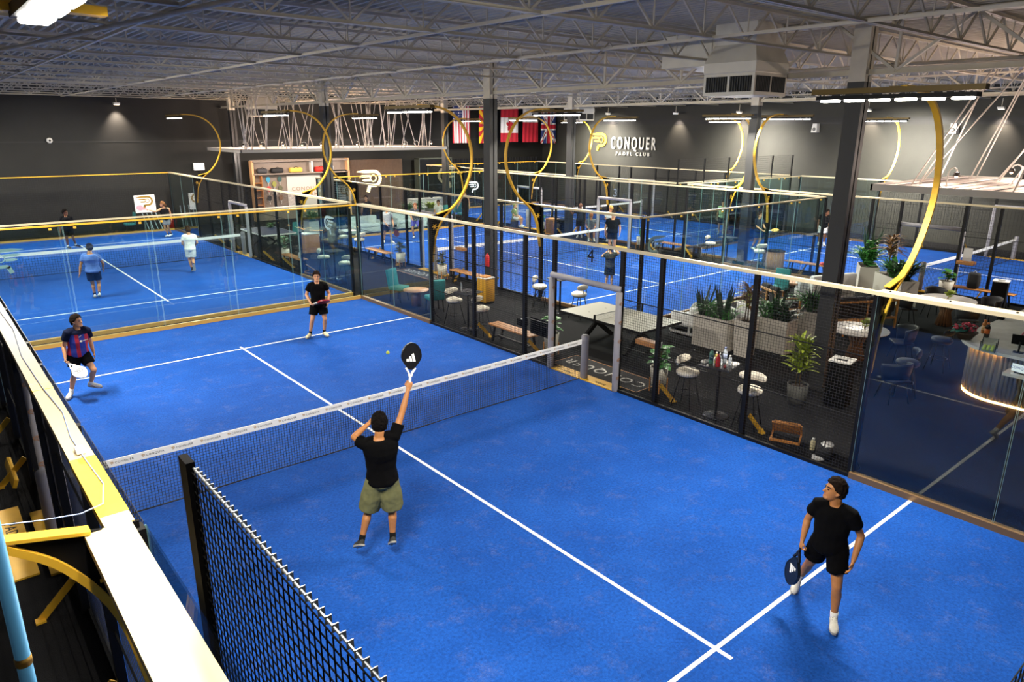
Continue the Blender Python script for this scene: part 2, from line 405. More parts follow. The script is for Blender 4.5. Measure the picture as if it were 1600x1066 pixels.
# ------------------------------------------------------------------ court enclosures
def mesh_panel(u0,u1,z0,z1,s=.05,w=.004):
    mb=MB(); n=max(1,round((u1-u0)/s)); k=max(1,round((z1-z0)/s))
    for i in range(n+1): 
        u=u0+(u1-u0)*i/n; mb.box(u-w/2,u+w/2,-w/2,w/2,z0,z1)
    for i in range(k+1):
        z=z0+(z1-z0)*i/k; mb.box(u0,u1,-w/2-.003,w/2-.003,z-w/2,z+w/2)
    return mb
DOORTXT=text_mb('CONQUER',.3,.004,spacing=1.15)
PLTXT=text_mb('PADEL',.1,.003,spacing=1.1)
def long_side(label,origin,rz,near=False,s=.05,w=.004,emb=(),mesh_all=False,pads=True,flo=False,wide=False):
    t=thing('court_fence',label,'court fence',origin,rz)
    # glass at both ends
    for a,b in ((0,4),(16,20)):
        for k in range(2):
            u0=a+2*k+.012; u1=a+2*k+1.988
            g=MB().box(u0,u1,-.006,.006,.1,2.99).build('glass_pane',GLASS,t)
            if near or True:
                e=MB(); e.box(u0-.003,u0,-.006,.006,.1,2.99); e.box(u1,u1+.003,-.006,.006,.1,2.99); e.build('glass_edge',GEDGE,g)
        MB().box(a,b,-.055,.055,.0,.1).build('base_channel',BRONZE,t)
        MB().box(a+.0,b,-.05 if not wide else .07,.10 if not near else (.19 if not wide else .32),2.985,3.045).build('top_rail',RAILM if not wide else mat('warm_cream_rail','C4B084',.5,0,.06,2),t)
    MB().box(4,16,-.03 if not wide else .05,.06 if not wide else .21,2.985,3.04).build('top_rail',RAILM if not wide else mat('warm_cream_rail','C4B084',.5,0,.06,2),t)
    if wide:
        for a,b in ((4.15,5.15),(6.95,7.15)): MB().box(a,b,.048,.212,2.984,3.042).build('gold_sleeve',mat('yellow_film','E0B52E',.45,0,.1,9),t)
    for a,b in ((4,9),(11,16)): MB().box(a,b,-.03,.03,0,.06).build('base_beam',BLACK,t)
    for u in (4,6,8,9,11,12,14,16):
        MB().box(u-(.05 if u in(4,16) else .04),u+(.05 if u in(4,16) else .04),.005,.085,-.01,2.985).build('post',BLACK,t)
    if near or wide:
        for u in ((16.15,16.95,17.75) if near else (4-.05,4-.75,4-1.6)):
            MB().lathe([(.016,0),(.016,.018),(.002,.022)],10,c=(u,.06 if near else .14,3.044)).build('rail_bolt',BLACK,t)
    for u in (6,8,12,14):
        b=MB(); b.bar((u+.16,.46,.01),(u+.08,.10,.42),.085,.012,(1,0,0)); b.box(u+.1,u+.2,.42,.52,-.01,.015); b.bar((u+.2,.36,.12),(u+.28,.34,.05),.05,.02); b.build('floor_brace',GOLD,t)
    for u in (4,16):
        b=MB(); b.tube([(u,.09,.5),(u,.16,.25),(u,.36,.03),(u,.1,.0)],.012,6); b.build('foot_strut',BLACK,t)
    for a,b in ((4.05,5.96),(6.04,7.96),(8.04,8.96),(11.04,11.96),(12.04,13.96),(14.04,15.95)):
        mesh_panel(a,b,.06,2.98,s,w).build('mesh_panel',WIRE,t)
    if pads: mesh_panel(9.04,10.96,2.2,2.98,s,w).build('mesh_panel',WIRE,t)
    else: mesh_panel(9.04,10.96,.06,2.98,s,w).build('mesh_panel',WIRE,t)
    for z in (1.0,2.0):
        MB().box(4,9,.03,.045,z-.008,z+.008).build('cross_rod',BLACK,t); MB().box(11,16,.03,.045,z-.008,z+.008).build('cross_rod',BLACK,t)
    if pads:
        for u in (9,11):
            MB().lathe([(.06,0),(.068,.03),(.068,2.13),(.05,2.15)],14,None,True,(u,-.03,0)).build('door_pad',GREYPAD,t)
        MB().tube([(8.98,-.02,2.2),(11.02,-.02,2.2)],.066,12).build('door_pad',GREYPAD,t)
        if near:
            for u in (9,11):
                mb=MB()
                for z in (.3,.7,1.1,1.5,1.9):
                    for sg in (-1,1): emblem(mb,.1,-.001,.002,frame((u+sg*.0685,-.03,z),(0,-sg,0) if sg>0 else (0,1,0),(0,0,1)))
                mb.build('pad_emblem',mat('brown_print','8A6240',.6),t)
        pl=MB().box(9.05,10.95,-.06,.24,-.008,.02).build('threshold_plate',GOLD,t)
        if near or flo:
            mb=MB(); put(mb,PLTXT,frame((10.5,.05,.0215),(-1,0,0),(0,-1,0))); put(mb,PLTXT,frame((9.5,.05,.0215),(-1,0,0),(0,-1,0))); mb.build('plate_lettering',BLACK,pl)
    for u,fl in emb:
        mb=MB(); emblem(mb,.75,.0075,.011,frame((u,0,2.1),(1,0,0),(0,0,1)),fl); mb.build('frosted_emblem',mat('frosted_film','B9C6CA',.7),t)
    return t
def end_wall(label,origin,rz,L=10,s=.05,w=.004,mesh_top=0,full_mesh=False,emb=(),gold=True,rail=None):
    t=thing('court_back_wall',label,'court wall',origin,rz)
    n=5
    for k in range(n):
        u0=L*k/n+.012; u1=L*(k+1)/n-.012
        if full_mesh: mesh_panel(u0,u1,.1,2.98,s,w).build('mesh_panel',WIRE,t); continue
        g=MB().box(u0,u1,-.006,.006,.1,2.99).build('glass_pane',GLASS,t)
        e=MB(); e.box(u0-.003,u0,-.006,.006,.1,2.99); e.box(u1,u1+.003,-.006,.006,.1,2.99); e.build('glass_edge',GEDGE,g)
        c=MB()
        for zz in (2.93,):
            for uu in (u0+.25,u1-.25): c.box(uu-.03,uu+.03,-.02,.02,zz-.02,zz+.03)
        c.build('glass_clamp',GOLD,g)
    MB().box(0,L,0,.09,0,.1).build('base_channel',mat('gold_channel','C79A48',.4,.2) if gold else BRONZE,t)
    MB().box(0,L,-.03,.03,2.99,3.03).build('top_rail',rail or (GOLD if gold else RAILM),t)
    for u in (0,L): MB().box(u-.04,u+.04,.01,.09,0,3.0).build('post',BLACK,t)
    if mesh_top:
        for k in range(n): mesh_panel(L*k/n+.02,L*(k+1)/n-.02,3.04,3.04+mesh_top,s,w).build('mesh_panel',WIRE,t)
        for k in range(n+1): MB().box(L*k/n-.03,L*k/n+.03,.0,.06,3.0,3.05+mesh_top).build('post',BLACK,t)
    for u,fl in emb:
        mb=MB(); emblem(mb,.75,.0075,.011,frame((u,0,2.1),(1,0,0),(0,0,1)),fl); mb.build('frosted_emblem',mat('frosted_film','B9C6CA',.7),t)
    return t
H=PI/2
# nearest court
fr=long_side('long black mesh and glass fence between the nearest court and the lounge',(10,10,0),-H,True,flo=True)
fl_=long_side('near left black fence with cream wide top rail and rolled pads outside',(0,-10,0),H,True,emb=(),wide=True)
end_wall('glass back wall with gold rail at the far end of the nearest court',(0,10,0),0)
end_wall('glass back wall with mesh above at the camera end of the nearest court',(10,-10,0),PI,mesh_top=.62)
# raised step mesh at the near left corner
t=thing('mesh_fence','black wire mesh panel on a post rising above the cream rail in the foreground','mesh panel',(0.03,-10,0),H)
MB().box(2.86,2.98,-.02,.02,-.01,3.83).build('post',DEAD,t)
mesh_panel(.02,2.86,2.0,3.78,.05,.0045).build('mesh_panel',DEAD,t)
mb=MB(); mb.tube([(.02,-.012,3.80),(2.9,-.012,3.80)],.006,6)
for i in range(57): mb.box(.03+i*.05,.034+i*.05,-.03,-.006,3.78,3.81)
mb.build('top_wire',mat('zinc_wire','8D9094',.35,.8),t)
# far left court
long_side('right-hand mesh and glass fence of the far left court',(10,30.65,0),-H,emb=((18.6,-1),))
long_side('left-hand fence of the far left court',(0,10.65,0),H,s=.1,w=.006)
end_wall('glass wall with gold rail at the near end of the far left court',(10,10.65,0),PI,emb=((9.2,1),),rail=RAILM)
end_wall('black mesh back wall at the far end of the far left court',(0,30.65,0),0,full_mesh=True,s=.1,w=.007)
# middle court
long_side('mesh and glass fence of the middle court beside the lounge aisle',(14.4,2.2,0),H,flo=True)
long_side('far side mesh and glass fence of the middle court',(24.4,22.2,0),-H,s=.1,w=.006)
end_wall('glass back wall at the right end of the middle court',(24.4,2.2,0),PI,emb=((9.3,1),),gold=False)
end_wall('glass back wall at the left end of the middle court',(14.4,22.2,0),0,emb=((9.3,1),))
# far right court
long_side('lounge-side mesh fence of the far right court',(25.6,-11,0),H,s=.1,w=.006)
long_side('fence of the far right court along the wall',(35.2,9,0),-H,s=.1,w=.006)
end_wall('glass back wall of the far right court beside the back court',(25.6,9,0),0,9.6,gold=False)
long_side('aisle-side mesh fence of the back court under the club name',(25.6,9.65,0),H,s=.1,w=.006)
long_side('far fence of the back court along the club name wall',(35.2,29.65,0),-H,s=.1,w=.006)
end_wall('glass end wall of the back court beside the far right court',(35.2,9.65,0),PI,9.6,mesh_top=1.0,s=.1,w=.006,gold=False)
end_wall('glass far end wall of the back court near the curtain',(25.6,29.65,0),0,9.6)
# ------------------------------------------------------------------ arc floodlights
def arc_path():
    ctrl=[(.10,1.75),(.22,2.45),(.44,2.88),(.70,3.12),(1.0,3.36),(1.28,3.74),(1.47,4.2),(1.5,4.65),(1.36,5.15),(1.05,5.56),(.62,5.8),(.15,5.88),(-.2,5.885)]
    out=[]
    P=[ctrl[0]]+ctrl+[ctrl[-1]]
    for i in range(len(ctrl)-1):
        p0,p1,p2,p3=[V(q) for q in P[i:i+4]]
        for j in range(5):
            s=j/5; out.append(.5*((2*p1)+(p2-p0)*s+(2*p0-5*p1+4*p2-p3)*s*s+(3*p1-p0-3*p2+p3)*s**3))
    out.append(V(ctrl[-1])); return out
ARC=arc_path()
def arc_lamp(label):
    t=thing('arc_floodlight',label,'floodlight')
    mb=MB()
    rings=[]
    for i,p in enumerate(ARC):
        d=(ARC[min(i+1,len(ARC)-1)]-ARC[max(i-1,0)]).normalized(); nn=V((-d.y,d.x))*.022; h=.045
        a=p+nn;b=p-nn
        rings.append([(-h,a.x,a.y),(h,a.x,a.y),(h,b.x,b.y),(-h,b.x,b.y)])
    mb.loft(rings,True,False).build('arm',GOLD,t)
    poly=[(.03,1.8),(.03,3.03),(.2,3.04),(.66,3.13)]+[(p.x,p.y) for p in ARC if .13<p.x<.62 and p.y<3.1][::-1]
    g=MB(); m=M(((0,0,1,0),(1,0,0,0),(0,1,0,0),(0,0,0,1))); g.prism(poly,-.012,.012,m); gu=g.build('gusset_plate',BLACKP,t)
    g=MB(); g.bar((0,.29,3.06),(0,.72,3.16),.09,.022); g.build('bracket_flange',GOLD,t)
    g=MB()
    for a in range(0,360,60):
        for s in (-1,1): g.bar((s*.015,.2,2.72),(s*.015,.2+.085*math.cos(RA(a)),2.72+.085*math.sin(RA(a))),.02,.012,(1,0,0))
    g.build('star_emblem',GOLD,gu)
    b=MB(); b.box(-1.1,1.1,-.57,-.43,5.80,5.87); b.box(-.06,.06,-.5,-.17,5.86,5.885); b.build('fixture_bar',mat('shaded_gold_bar','5E4A14',.5,.2),t)  # same gold as the arm, darkened in colour to give the bar its unlit shade
    MB().box(-1.02,1.02,-.58,-.40,5.725,5.78).build('fixture_housing',BLACK,t)
    for k in range(6):
        x=-.85+k*.34; MB().rbox(x-.118,x+.118,-.555,-.425,5.695,5.728,.012).build('led_panel',LED,t)
    return t
AL=arc_lamp('tall gold arc floodlight on the far half of the near court fence')
LAMPS=[] # (x,y,outward dir sign in x, label)
def L_(x,y,s,l): LAMPS.append((x,y,s,l))
L_(10,6,1,'gold arc floodlight on the near court fence left of the middle column')
L_(10,-6,1,'large gold arc floodlight rising in front of the reception canopy at right')
L_(0,-6,-1,'gold arc floodlight with bracket at the lower left corner, lamp at upper left')
L_(0,6,-1,'gold arc floodlight on the left fence outside the left edge')
L_(10,14.65,1,'gold arc floodlight in front of the slim far left column')
L_(10,26.65,1,'small gold arc floodlight farthest left before the dark back wall')
L_(0,14.65,-1,'gold arc floodlight at the left of the far left court'); L_(0,26.65,-1,'gold arc floodlight at the back left of the far left court')
L_(14.4,6.2,-1,'gold arc floodlight just right of the middle column bowed to the left')
L_(14.4,18.2,-1,'gold arc floodlight partly behind the slim far left column')
L_(24.4,6.2,1,'gold arc floodlight bowed to the right before the right grey column')
L_(24.4,18.2,1,'gold arc floodlight bowed right in front of the curtain')
L_(25.6,13.65,-1,'gold arc floodlight bowed left across the club name letters')
L_(25.6,25.65,-1,'small gold arc floodlight beside the striped flag')
L_(35.2,13.65,1,'straight-seen gold arc floodlight before the pale lit right wall'); L_(35.2,25.65,1,'gold arc floodlight in front of the winged emblem of the club name')
L_(25.6,5,-1,'gold arc floodlight bowed left just left of the large right column'); L_(25.6,-7,-1,'gold arc floodlight hidden by the hanging canopy at far right')
L_(35.2,5,1,'gold arc floodlight seen edge-on right of the big column near the wall'); L_(35.2,-7,1,'gold arc floodlight at the far right behind the canopy')
def lamp_light(x,y,s,pw):
    d=bpy.data.lights.new('court_lamp','AREA'); d.shape='RECTANGLE'; d.size=2.0; d.size_y=.2; d.energy=pw; d.color=(1,.93,.80); d.spread=RA(172 if x<34 else 105)
    o=bpy.data.objects.new('court_lamp',d); COL.objects.link(o); return o
for i,(x,y,s,l) in enumerate(LAMPS):
    rz=-H if s>0 else H
    if i==0: AL.location=(x,y,0); AL.rotation_euler=(0,0,rz); AL['label']=l; o=AL
    else: o=dup(AL,(x,y,0),rz,l)
    if i==2:
        for c in o.children:
            if c.name.split('.')[0] in ('fixture_bar','fixture_housing','led_panel'): c.location=(-1.0,.62,.1)
    la=lamp_light(x,y,s,500*{1:.5,2:.42,8:1.45,9:1.3,10:1.45,11:1.4,12:1.5,13:1.5,16:1.5,17:1.5}.get(i,2.7 if x>34 else 1))
    la.parent=o; la.location=(0,-.5,5.68) if i!=2 else (-1.0,.12,5.78); la.rotation_euler=(RA(24 if x<34 else -52),0,PI)
# ------------------------------------------------------------------ people
SKIN={'a':mat('skin_tan','A8703F',.55,0,.06,20),'b':mat('skin_light','C08A64',.55,0,.06,20),'c':mat('skin_deep','70462C',.55,0,.06,20)}
CL_={}
def cloth(h): 
    if h not in CL_: CL_[h]=mat('cloth_'+{'070708':'black','6A6A48':'olive','12182C':'navy'}.get(h,'tone')+'_'+str(len(CL_)),h,.95,0,.12,18,spec=.08)
    return CL_[h]
def stripes_mat():
    m=bpy.data.materials.new('blue_red_striped_jersey'); m.use_nodes=True; nt=m.node_tree; b=nt.nodes['Principled BSDF']; b.inputs['Roughness'].default_value=.8
    tc=nt.nodes.new('ShaderNodeTexCoord'); sx=nt.nodes.new('ShaderNodeSeparateXYZ'); nt.links.new(tc.outputs['Object'],sx.inputs[0])
    mu=nt.nodes.new('ShaderNodeMath'); mu.operation='MULTIPLY_ADD'; mu.inputs[1].default_value=2.9; mu.inputs[2].default_value=.32
    nt.links.new(sx.outputs['X'],mu.inputs[0])
    fr=nt.nodes.new('ShaderNodeMath'); fr.operation='FRACT'; nt.links.new(mu.outputs[0],fr.inputs[0])
    r=nt.nodes.new('ShaderNodeValToRGB'); r.color_ramp.interpolation='CONSTANT'; e=r.color_ramp.elements
    cols=[(0,'1B2C86'),(.3,'A3122C'),(.5,'1B2C86'),(.8,'A3122C')]
    e[0].position=0; e[0].color=rgb(cols[0][1]); e[1].position=.3; e[1].color=rgb(cols[1][1])
    for p,c in cols[2:]:
        k=e.new(p); k.color=rgb(c)
    nt.links.new(fr.outputs[0],r.inputs['Fac']); nt.links.new(r.outputs['Color'],b.inputs['Base Color'])
    return m
EYE=mat('dark_eye','120C0A',.3); LIP=mat('lip','9A5A4C',.5); SOLE=mat('shoe_sole','8E8C86',.6)
STD=dict(hd=(0,-.01,1.63),nk=(0,0,1.46),sl=(.185,0,1.40),sr=(-.185,0,1.40),el=(.24,.03,1.12),er=(-.24,.03,1.12),wl=(.25,-.06,.87),wr=(-.25,-.06,.87),
 hl=(.09,0,.90),hr=(-.09,0,.90),kl=(.11,-.03,.49),kr=(-.11,-.03,.49),al=(.11,.03,.09),ar=(-.11,.03,.09),tl=(.14,-.14,.03),tr=(-.14,-.14,.03))
SIT=dict(hd=(0,-.03,1.20),nk=(0,0,1.03),sl=(.185,0,.97),sr=(-.185,0,.97),el=(.24,-.02,.70),er=(-.24,-.02,.70),wl=(.16,-.25,.62),wr=(-.16,-.25,.62),
 hl=(.09,0,.52),hr=(-.09,0,.52),kl=(.13,-.42,.50),kr=(-.13,-.42,.50),al=(.13,-.40,.09),ar=(-.13,-.40,.09),tl=(.15,-.57,.03),tr=(-.15,-.57,.03))
def lerp(a,b,t): return a+(b-a)*t
def torso_rings(j,off,t0,t1,n=18,wid=1.0,dep=1.0):
    pel=(j['hl']+j['hr'])/2; nk=j['nk']; hr_=(j['hl']-j['hr']).normalized(); sr_=(j['sl']-j['sr']).normalized()
    prof=[(-.14,.07,.085),(-.06,.135,.115),(.02,.165,.122),(.12,.160,.115),(.30,.142,.102),(.48,.150,.108),(.66,.172,.118),(.80,.178,.112),(.89,.165,.098),(.95,.105,.078),(1.0,.062,.062),(1.12,.055,.058)]
    rings=[]; up=(nk-pel)
    for t,a,b in prof:
        if t<t0-1e-6 or t>t1+1e-6: continue
        r=(hr_.lerp(sr_,min(max(t,0),1))).normalized(); u=up.normalized()
        r=(r-u*r.dot(u)).normalized(); f=r.cross(u) # points forward (-y when facing the camera side)
        f=-u.cross(r)
        c=pel+up*t - f*(-.012 if .1<t<.5 else .012*(1 if t>.6 else 0))
        a=(a*wid+off); b=(b*dep+off)
        rings.append([tuple(c+r*a*math.cos(2*PI*k/n)+f*b*math.sin(2*PI*k/n)) for k in range(n)])
    return rings
def remesh(o,vox,sm=3):
    m=o.modifiers.new('fuse','REMESH'); m.mode='VOXEL'; m.voxel_size=vox; m.use_smooth_shade=True
    s=o.modifiers.new('soften','SMOOTH'); s.iterations=sm; s.factor=.5
def hand(mb,w,e,side,mode,axis=None,k=1.0,pn=None):
    w=V(w);e=V(e); h=(w-e).normalized()
    if pn is None: pn=V((-side,0,0)) if abs(h.x)<.8 else V((0,0,-1))
    pn=V(pn); pn=(pn-h*pn.dot(h)).normalized(); sd=h.cross(pn).normalized() # across the palm
    # thumb lies on the forward side
    if sd.y>0: sd=-sd
    mb.loft([[tuple(w+h*d*k+sd*(a*math.cos(2*PI*q/10)*k)+pn*(b*math.sin(2*PI*q/10)*k)) for q in range(10)] for d,a,b in ((-.02,.026,.022),(.015,.032,.02),(.05,.041,.019),(.085,.042,.016),(.095,.036,.010))])
    for i,(o,L,r) in enumerate(((.031,.072,.0088),(.0105,.080,.0092),(-.0105,.074,.0088),(-.030,.060,.0078))):
        b=w+h*.082*k+sd*o*k
        if mode=='grip':
            p1=b+h*.026*k+pn*.018*k; p2=p1+pn*.032*k-h*.004*k; p3=p2-h*.026*k+pn*.004*k
        elif mode=='point':
            p1=b+h*.03*k; p2=p1+h*.024*k; p3=p2+h*.02*k
        else:
            p1=b+h*L*.45*k+pn*.006*k; p2=p1+h*L*.3*k+pn*.014*k; p3=p2+h*L*.2*k+pn*.018*k
        mb.tube([b-h*.015*k,p1,p2,p3],[r*k*1.05,r*k,r*k*.95,r*k*.85],8,round_ends=True)
    tb=w+h*.03*k+sd*.03*k; t1=tb+sd*.022*k+h*.025*k+pn*.012*k
    t2=t1+(h*.026+pn*(.026 if mode=='grip' else .01)-sd*(.012 if mode=='grip' else 0))*k
    mb.tube([tb-sd*.01*k,t1,t2],[.0125*k,.011*k,.0092*k],8,round_ends=True)
def limb(mb,pts,rs,n=14): mb.tube(pts,rs,n,round_ends=True)
def mid(a,b,t): return V(a).lerp(V(b),t)
def person(label,base,rz,pose=None,base_pose=STD,skin='a',shirt='070708',shorts='070708',shoe='CFCCC2',sock='D2CFC8',hair='1A1310',look=None,s=1.0,vox=.009,hl='relax',hr='relax',hairlen=0,sleeve=.55,short=.72,long_pants=False,bald=False,striped=False,group=None,cap=None,wide=1.0,tank=False,pnl=None,pnr=None,beard=None,pony=False,swide=1.0):
    j={k:V(v)*s for k,v in {**base_pose,**(pose or {})}.items()}
    for k in (('tl','al'),('tr','ar')): pass
    k=s
    fw=-((j['sl']-j['sr']).cross(V((0,0,1)))).normalized() # forward of the chest
    fw=V((fw.x,fw.y,0)).normalized()
    chest_r=(j['sl']-j['sr']).normalized(); fw=V((0,0,1)).cross(chest_r).normalized()*-1
    if fw.dot(V((0,-1,0)).lerp(V((0,-1,0)),1))<-2: fw=-fw
    lk=V(look).normalized() if look else (fw+V((0,0,0))).normalized()
    mb=MB()
    mb.loft(torso_rings(j,0,-.14,1.12,wid=k*wide,dep=k*wide))
    # arms and legs
    for S,sg in (('l',1),('r',-1)):
        sh,el,wr=j['s'+S],j['e'+S],j['w'+S]
        limb(mb,[mid(sh,j['nk'],.25),sh,mid(sh,el,.35),mid(sh,el,.75),el],[.055*k,.054*k,.048*k,.041*k,.039*k])
        limb(mb,[el,mid(el,wr,.28),mid(el,wr,.65),wr],[.039*k,.042*k,.034*k,.026*k])
        hand(mb,wr,el,sg,hl if S=='l' else hr,k=k,pn=pnl if S=='l' else pnr)
        hp,kn,an,to=j['h'+S],j['k'+S],j['a'+S],j['t'+S]
        limb(mb,[hp+V((0,0,.02)),mid(hp,kn,.3),mid(hp,kn,.7),kn],[.09*k,.083*k,.066*k,.056*k])
        back=((hp-kn).normalized()+(an-kn).normalized()); 
        cf=mid(kn,an,.3)+(-fw)*.014*k
        limb(mb,[kn,mid(kn,an,.12),cf,mid(kn,an,.65),an],[.054*k,.052*k,.056*k,.042*k,.035*k])
        limb(mb,[an,mid(an,to,.5),to],[.036*k,.034*k,.026*k])
    # head
    hd=j['hd']; up=(hd-j['nk']).normalized(); up=(up*.4+V((0,0,1))*.6).normalized()
    up=(up-lk*up.dot(lk)).normalized(); rt=up.cross(lk).normalized() # rt = the person's right when looking along lk
    def H(x,y,z): return tuple(hd+(rt*x+lk*y+up*z)*k)
    rings=[]; prof=[(-.118,.020,.030,.040),(-.108,.042,.050,.036),(-.085,.056,.068,.024),(-.05,.066,.082,.012),(-.01,.073,.091,.002),(.03,.076,.096,-.004),(.065,.072,.093,-.008),(.095,.055,.072,-.010),(.115,.028,.038,-.010),(.12,.008,.012,-.010)]
    for z,a,b,cy in prof:
        rings.append([H(a*math.cos(2*PI*q/20),cy+b*math.sin(2*PI*q/20),z) for q in range(20)])
    mb.loft(rings)
    limb(mb,[j['nk']-V((0,0,.03)),V(H(0,-.012,-.06))],[.058*k,.054*k])
    mb.tube([H(0,.088,.022),H(0,.100,.0),H(0,.112,-.022),H(0,.094,-.034)],[.009*k,.011*k,.016*k,.010*k],8,round_ends=True) # nose
    mb.tube([H(-.05,.073,.034),H(0,.09,.036),H(.05,.073,.034)],.010*k,8,round_ends=True) # brow
    for sg in (-1,1):
        mb.tube([H(sg*.080,-.012,.028),H(sg*.092,-.020,.008),H(sg*.078,-.004,-.028)],[.012*k,.014*k,.009*k],8,round_ends=True)
    mb.tube([H(-.03,.074,-.088),H(0,.084,-.092),H(.03,.074,-.088)],.016*k,8,round_ends=True) # chin
    o=mb.build('person',SKIN[skin]); o.location=(base[0],base[1],0); o.rotation_euler=(0,0,rz)
    tag(o,label,'person',group); remesh(o,vox*k,2)
    # face
    f=MB()
    for sg in (-1,1):
        f.ball(H(sg*.031,.084,.012),.0115*k,8,sc=(1.2,1,.62))
        f.tube([H(sg*.016,.094,.034),H(sg*.034,.090,.040),H(sg*.052,.074,.034)],.0065*k,6,round_ends=True)
    f.build('eyes',EYE,o)
    MB().tube([H(-.024,.082,-.056),H(0,.0915,-.054),H(.024,.082,-.056)],.0065*k,6,round_ends=True).build('lips',LIP,o)
    if beard:
        b=MB(); b.tube([H(-.066,.02,-.03),H(-.058,.05,-.075),H(0,.086,-.1),H(.058,.05,-.075),H(.066,.02,-.03)],[.018*k,.024*k,.026*k,.024*k,.018*k],8,round_ends=True); b.build('beard',cloth(beard),o)
    # hair
    if not bald:
        h=MB(); nz=24; nr=12; vs=[];fs=[]
        def hairp(i,q):
            a=PI*.78*i/nr; ph=2*PI*q/nz
            d=V((math.sin(a)*math.cos(ph),math.sin(a)*math.sin(ph),math.cos(a)))
            return d
        idx={}
        for i in range(nr+1):
            for q in range(nz):
                d=hairp(i,q); front=d.y
                fr_=front
                if fr_<-.30: lim=-.62
                elif fr_<-.12: lim=lerp(-.62,.10,(fr_+.30)/.18)
                elif fr_<.22: lim=lerp(.10,-.02,(fr_+.12)/.34)
                elif fr_<.42: lim=lerp(-.02,.46,(fr_-.22)/.20)
                else: lim=lerp(.46,.56,min(1,(fr_-.42)/.4))
                lim+=.05*noise.noise((d.x*9,d.y*9,2))
                z=max(d.z,lim)
                t=1.03+.07*noise.noise(d*3.1)+.09*noise.noise(d*9)+(.07*max(0,d.z)*max(0,d.y+.4))
                rr=math.sqrt(max(0,1-z*z)); hl_=math.hypot(d.x,d.y) or 1
                idx[i,q]=len(vs); vs.append(H(d.x/hl_*rr*.086*t,-.012+d.y/hl_*rr*.107*t,.012+z*.124*t+(.006 if z>.5 else 0)))
        for i in range(nr):
            for q in range(nz): fs.append((idx[i,q],idx[i+1,q],idx[i+1,(q+1)%nz],idx[i,(q+1)%nz]))
        h.add(vs,fs,True)
        if hairlen: h.tube([H(0,-.1,.05),H(0,-.125,-.05),H(0,-.10,-.14)],[.07*k,.06*k,.03*k],10,round_ends=True)
        if pony: h.tube([H(0,-.1,.05),H(0,-.16,.02),H(0,-.17,-.09)],[.022*k,.028*k,.014*k],8,round_ends=True)
        ho=h.build('hair',cloth(hair),o)
        htx=bpy.data.textures.get('locks') or bpy.data.textures.new('locks','CLOUDS'); htx.noise_scale=.028
        sd=ho.modifiers.new('shell','SOLIDIFY'); sd.thickness=.016*k; sd.offset=-1
        ho.modifiers.new('round','SUBSURF').render_levels=2
        hd_=ho.modifiers.new('locks','DISPLACE'); hd_.texture=htx; hd_.strength=.022*k; hd_.texture_coords='LOCAL'
    if cap:
        c=MB(); c.lathe([(.092*k,0),(.094*k,.03*k),(.08*k,.075*k),(.045*k,.105*k),(.005*k,.112*k)],18,frame(H(0,-.012,.035),rt,lk)); c.tube([H(0,.06,.045),H(0,.15,.035)],[.07*k,.055*k],12,flat=.12,nrm=rt,round_ends=True); c.build('cap',cloth(cap),o)
    # shirt
    sh=MB()
    sh.loft(torso_rings(j,.03*k,-.06,.95,wid=k*wide*1.05,dep=k*wide*1.05))
    if tank:
        pass
    else:
        for S in 'lr':
            a,b=j['s'+S],j['e'+S]
            sh.tube([mid(a,j['nk'],.7)-V((0,0,.015)),mid(a,j['nk'],.35),a,mid(a,b,sleeve*.5),mid(a,b,sleeve)],[.066*k,.076*k,.080*k,.076*k,.078*k],14)
    so=sh.build('shirt',stripes_mat() if striped else cloth(shirt),o); remesh(so,max(.011,vox)*k,4)
    tx=bpy.data.textures.get('folds') or bpy.data.textures.new('folds','CLOUDS'); tx.noise_scale=.16
    dm=so.modifiers.new('folds','DISPLACE'); dm.texture=tx; dm.strength=.026; dm.mid_level=.5; dm.texture_coords='LOCAL'
    # shorts or trousers
    p=MB(); p.loft(torso_rings(j,.034*k,-.14,.12,wid=k*wide,dep=k*wide))
    for S in 'lr':
        a,b,c=j['h'+S],j['k'+S],j['a'+S]
        if long_pants: p.tube([a+V((0,0,.04)),mid(a,b,.4),b,mid(b,c,.5),mid(b,c,.95)],[.105*k,.10*k,.076*k,.068*k,.06*k],14)
        else: p.tube([a+V((0,0,.05)),mid(a,b,short*.5),mid(a,b,short)],[.114*k,.118*swide*k,.116*swide*k],16)
    po=p.build('trousers' if long_pants else 'shorts',cloth(shorts),o); remesh(po,max(.011,vox)*k,4)
    dm=po.modifiers.new('folds','DISPLACE'); dm.texture=tx; dm.strength=.03; dm.texture_coords='LOCAL'
    # shoes and socks
    for S in 'lr':
        an,to,kn=j['a'+S],j['t'+S],j['k'+S]
        sk=MB(); sk.tube([mid(an,kn,.22),mid(an,kn,.05),an],[.042*k,.041*k,.041*k],12); sk.build('sock',cloth(sock),o)
        d=(to-an); d=V((d.x,d.y,d.z+.055*k)).normalized(); 
        ankv=(kn-an).normalized(); side=d.cross(ankv).normalized(); upv=side.cross(d).normalized()
        heel=an-upv*.045*k-d*.055*k
        def ring(t,w,hh,z=0): 
            c=heel+d*t*k+upv*(z)*k
            return [tuple(c+side*w*k*math.cos(2*PI*q/12)+upv*(hh*k*max(math.sin(2*PI*q/12),-.45)*1.0+hh*k*.4)) for q in range(12)]
        b=MB(); b.loft([ring(0,.022,.05),ring(.02,.036,.066),ring(.06,.039,.070),ring(.11,.040,.058),ring(.16,.046,.044),ring(.21,.046,.036),ring(.25,.034,.028),ring(.268,.012,.014)])
        b.build('shoe',cloth(shoe),o); b=MB()
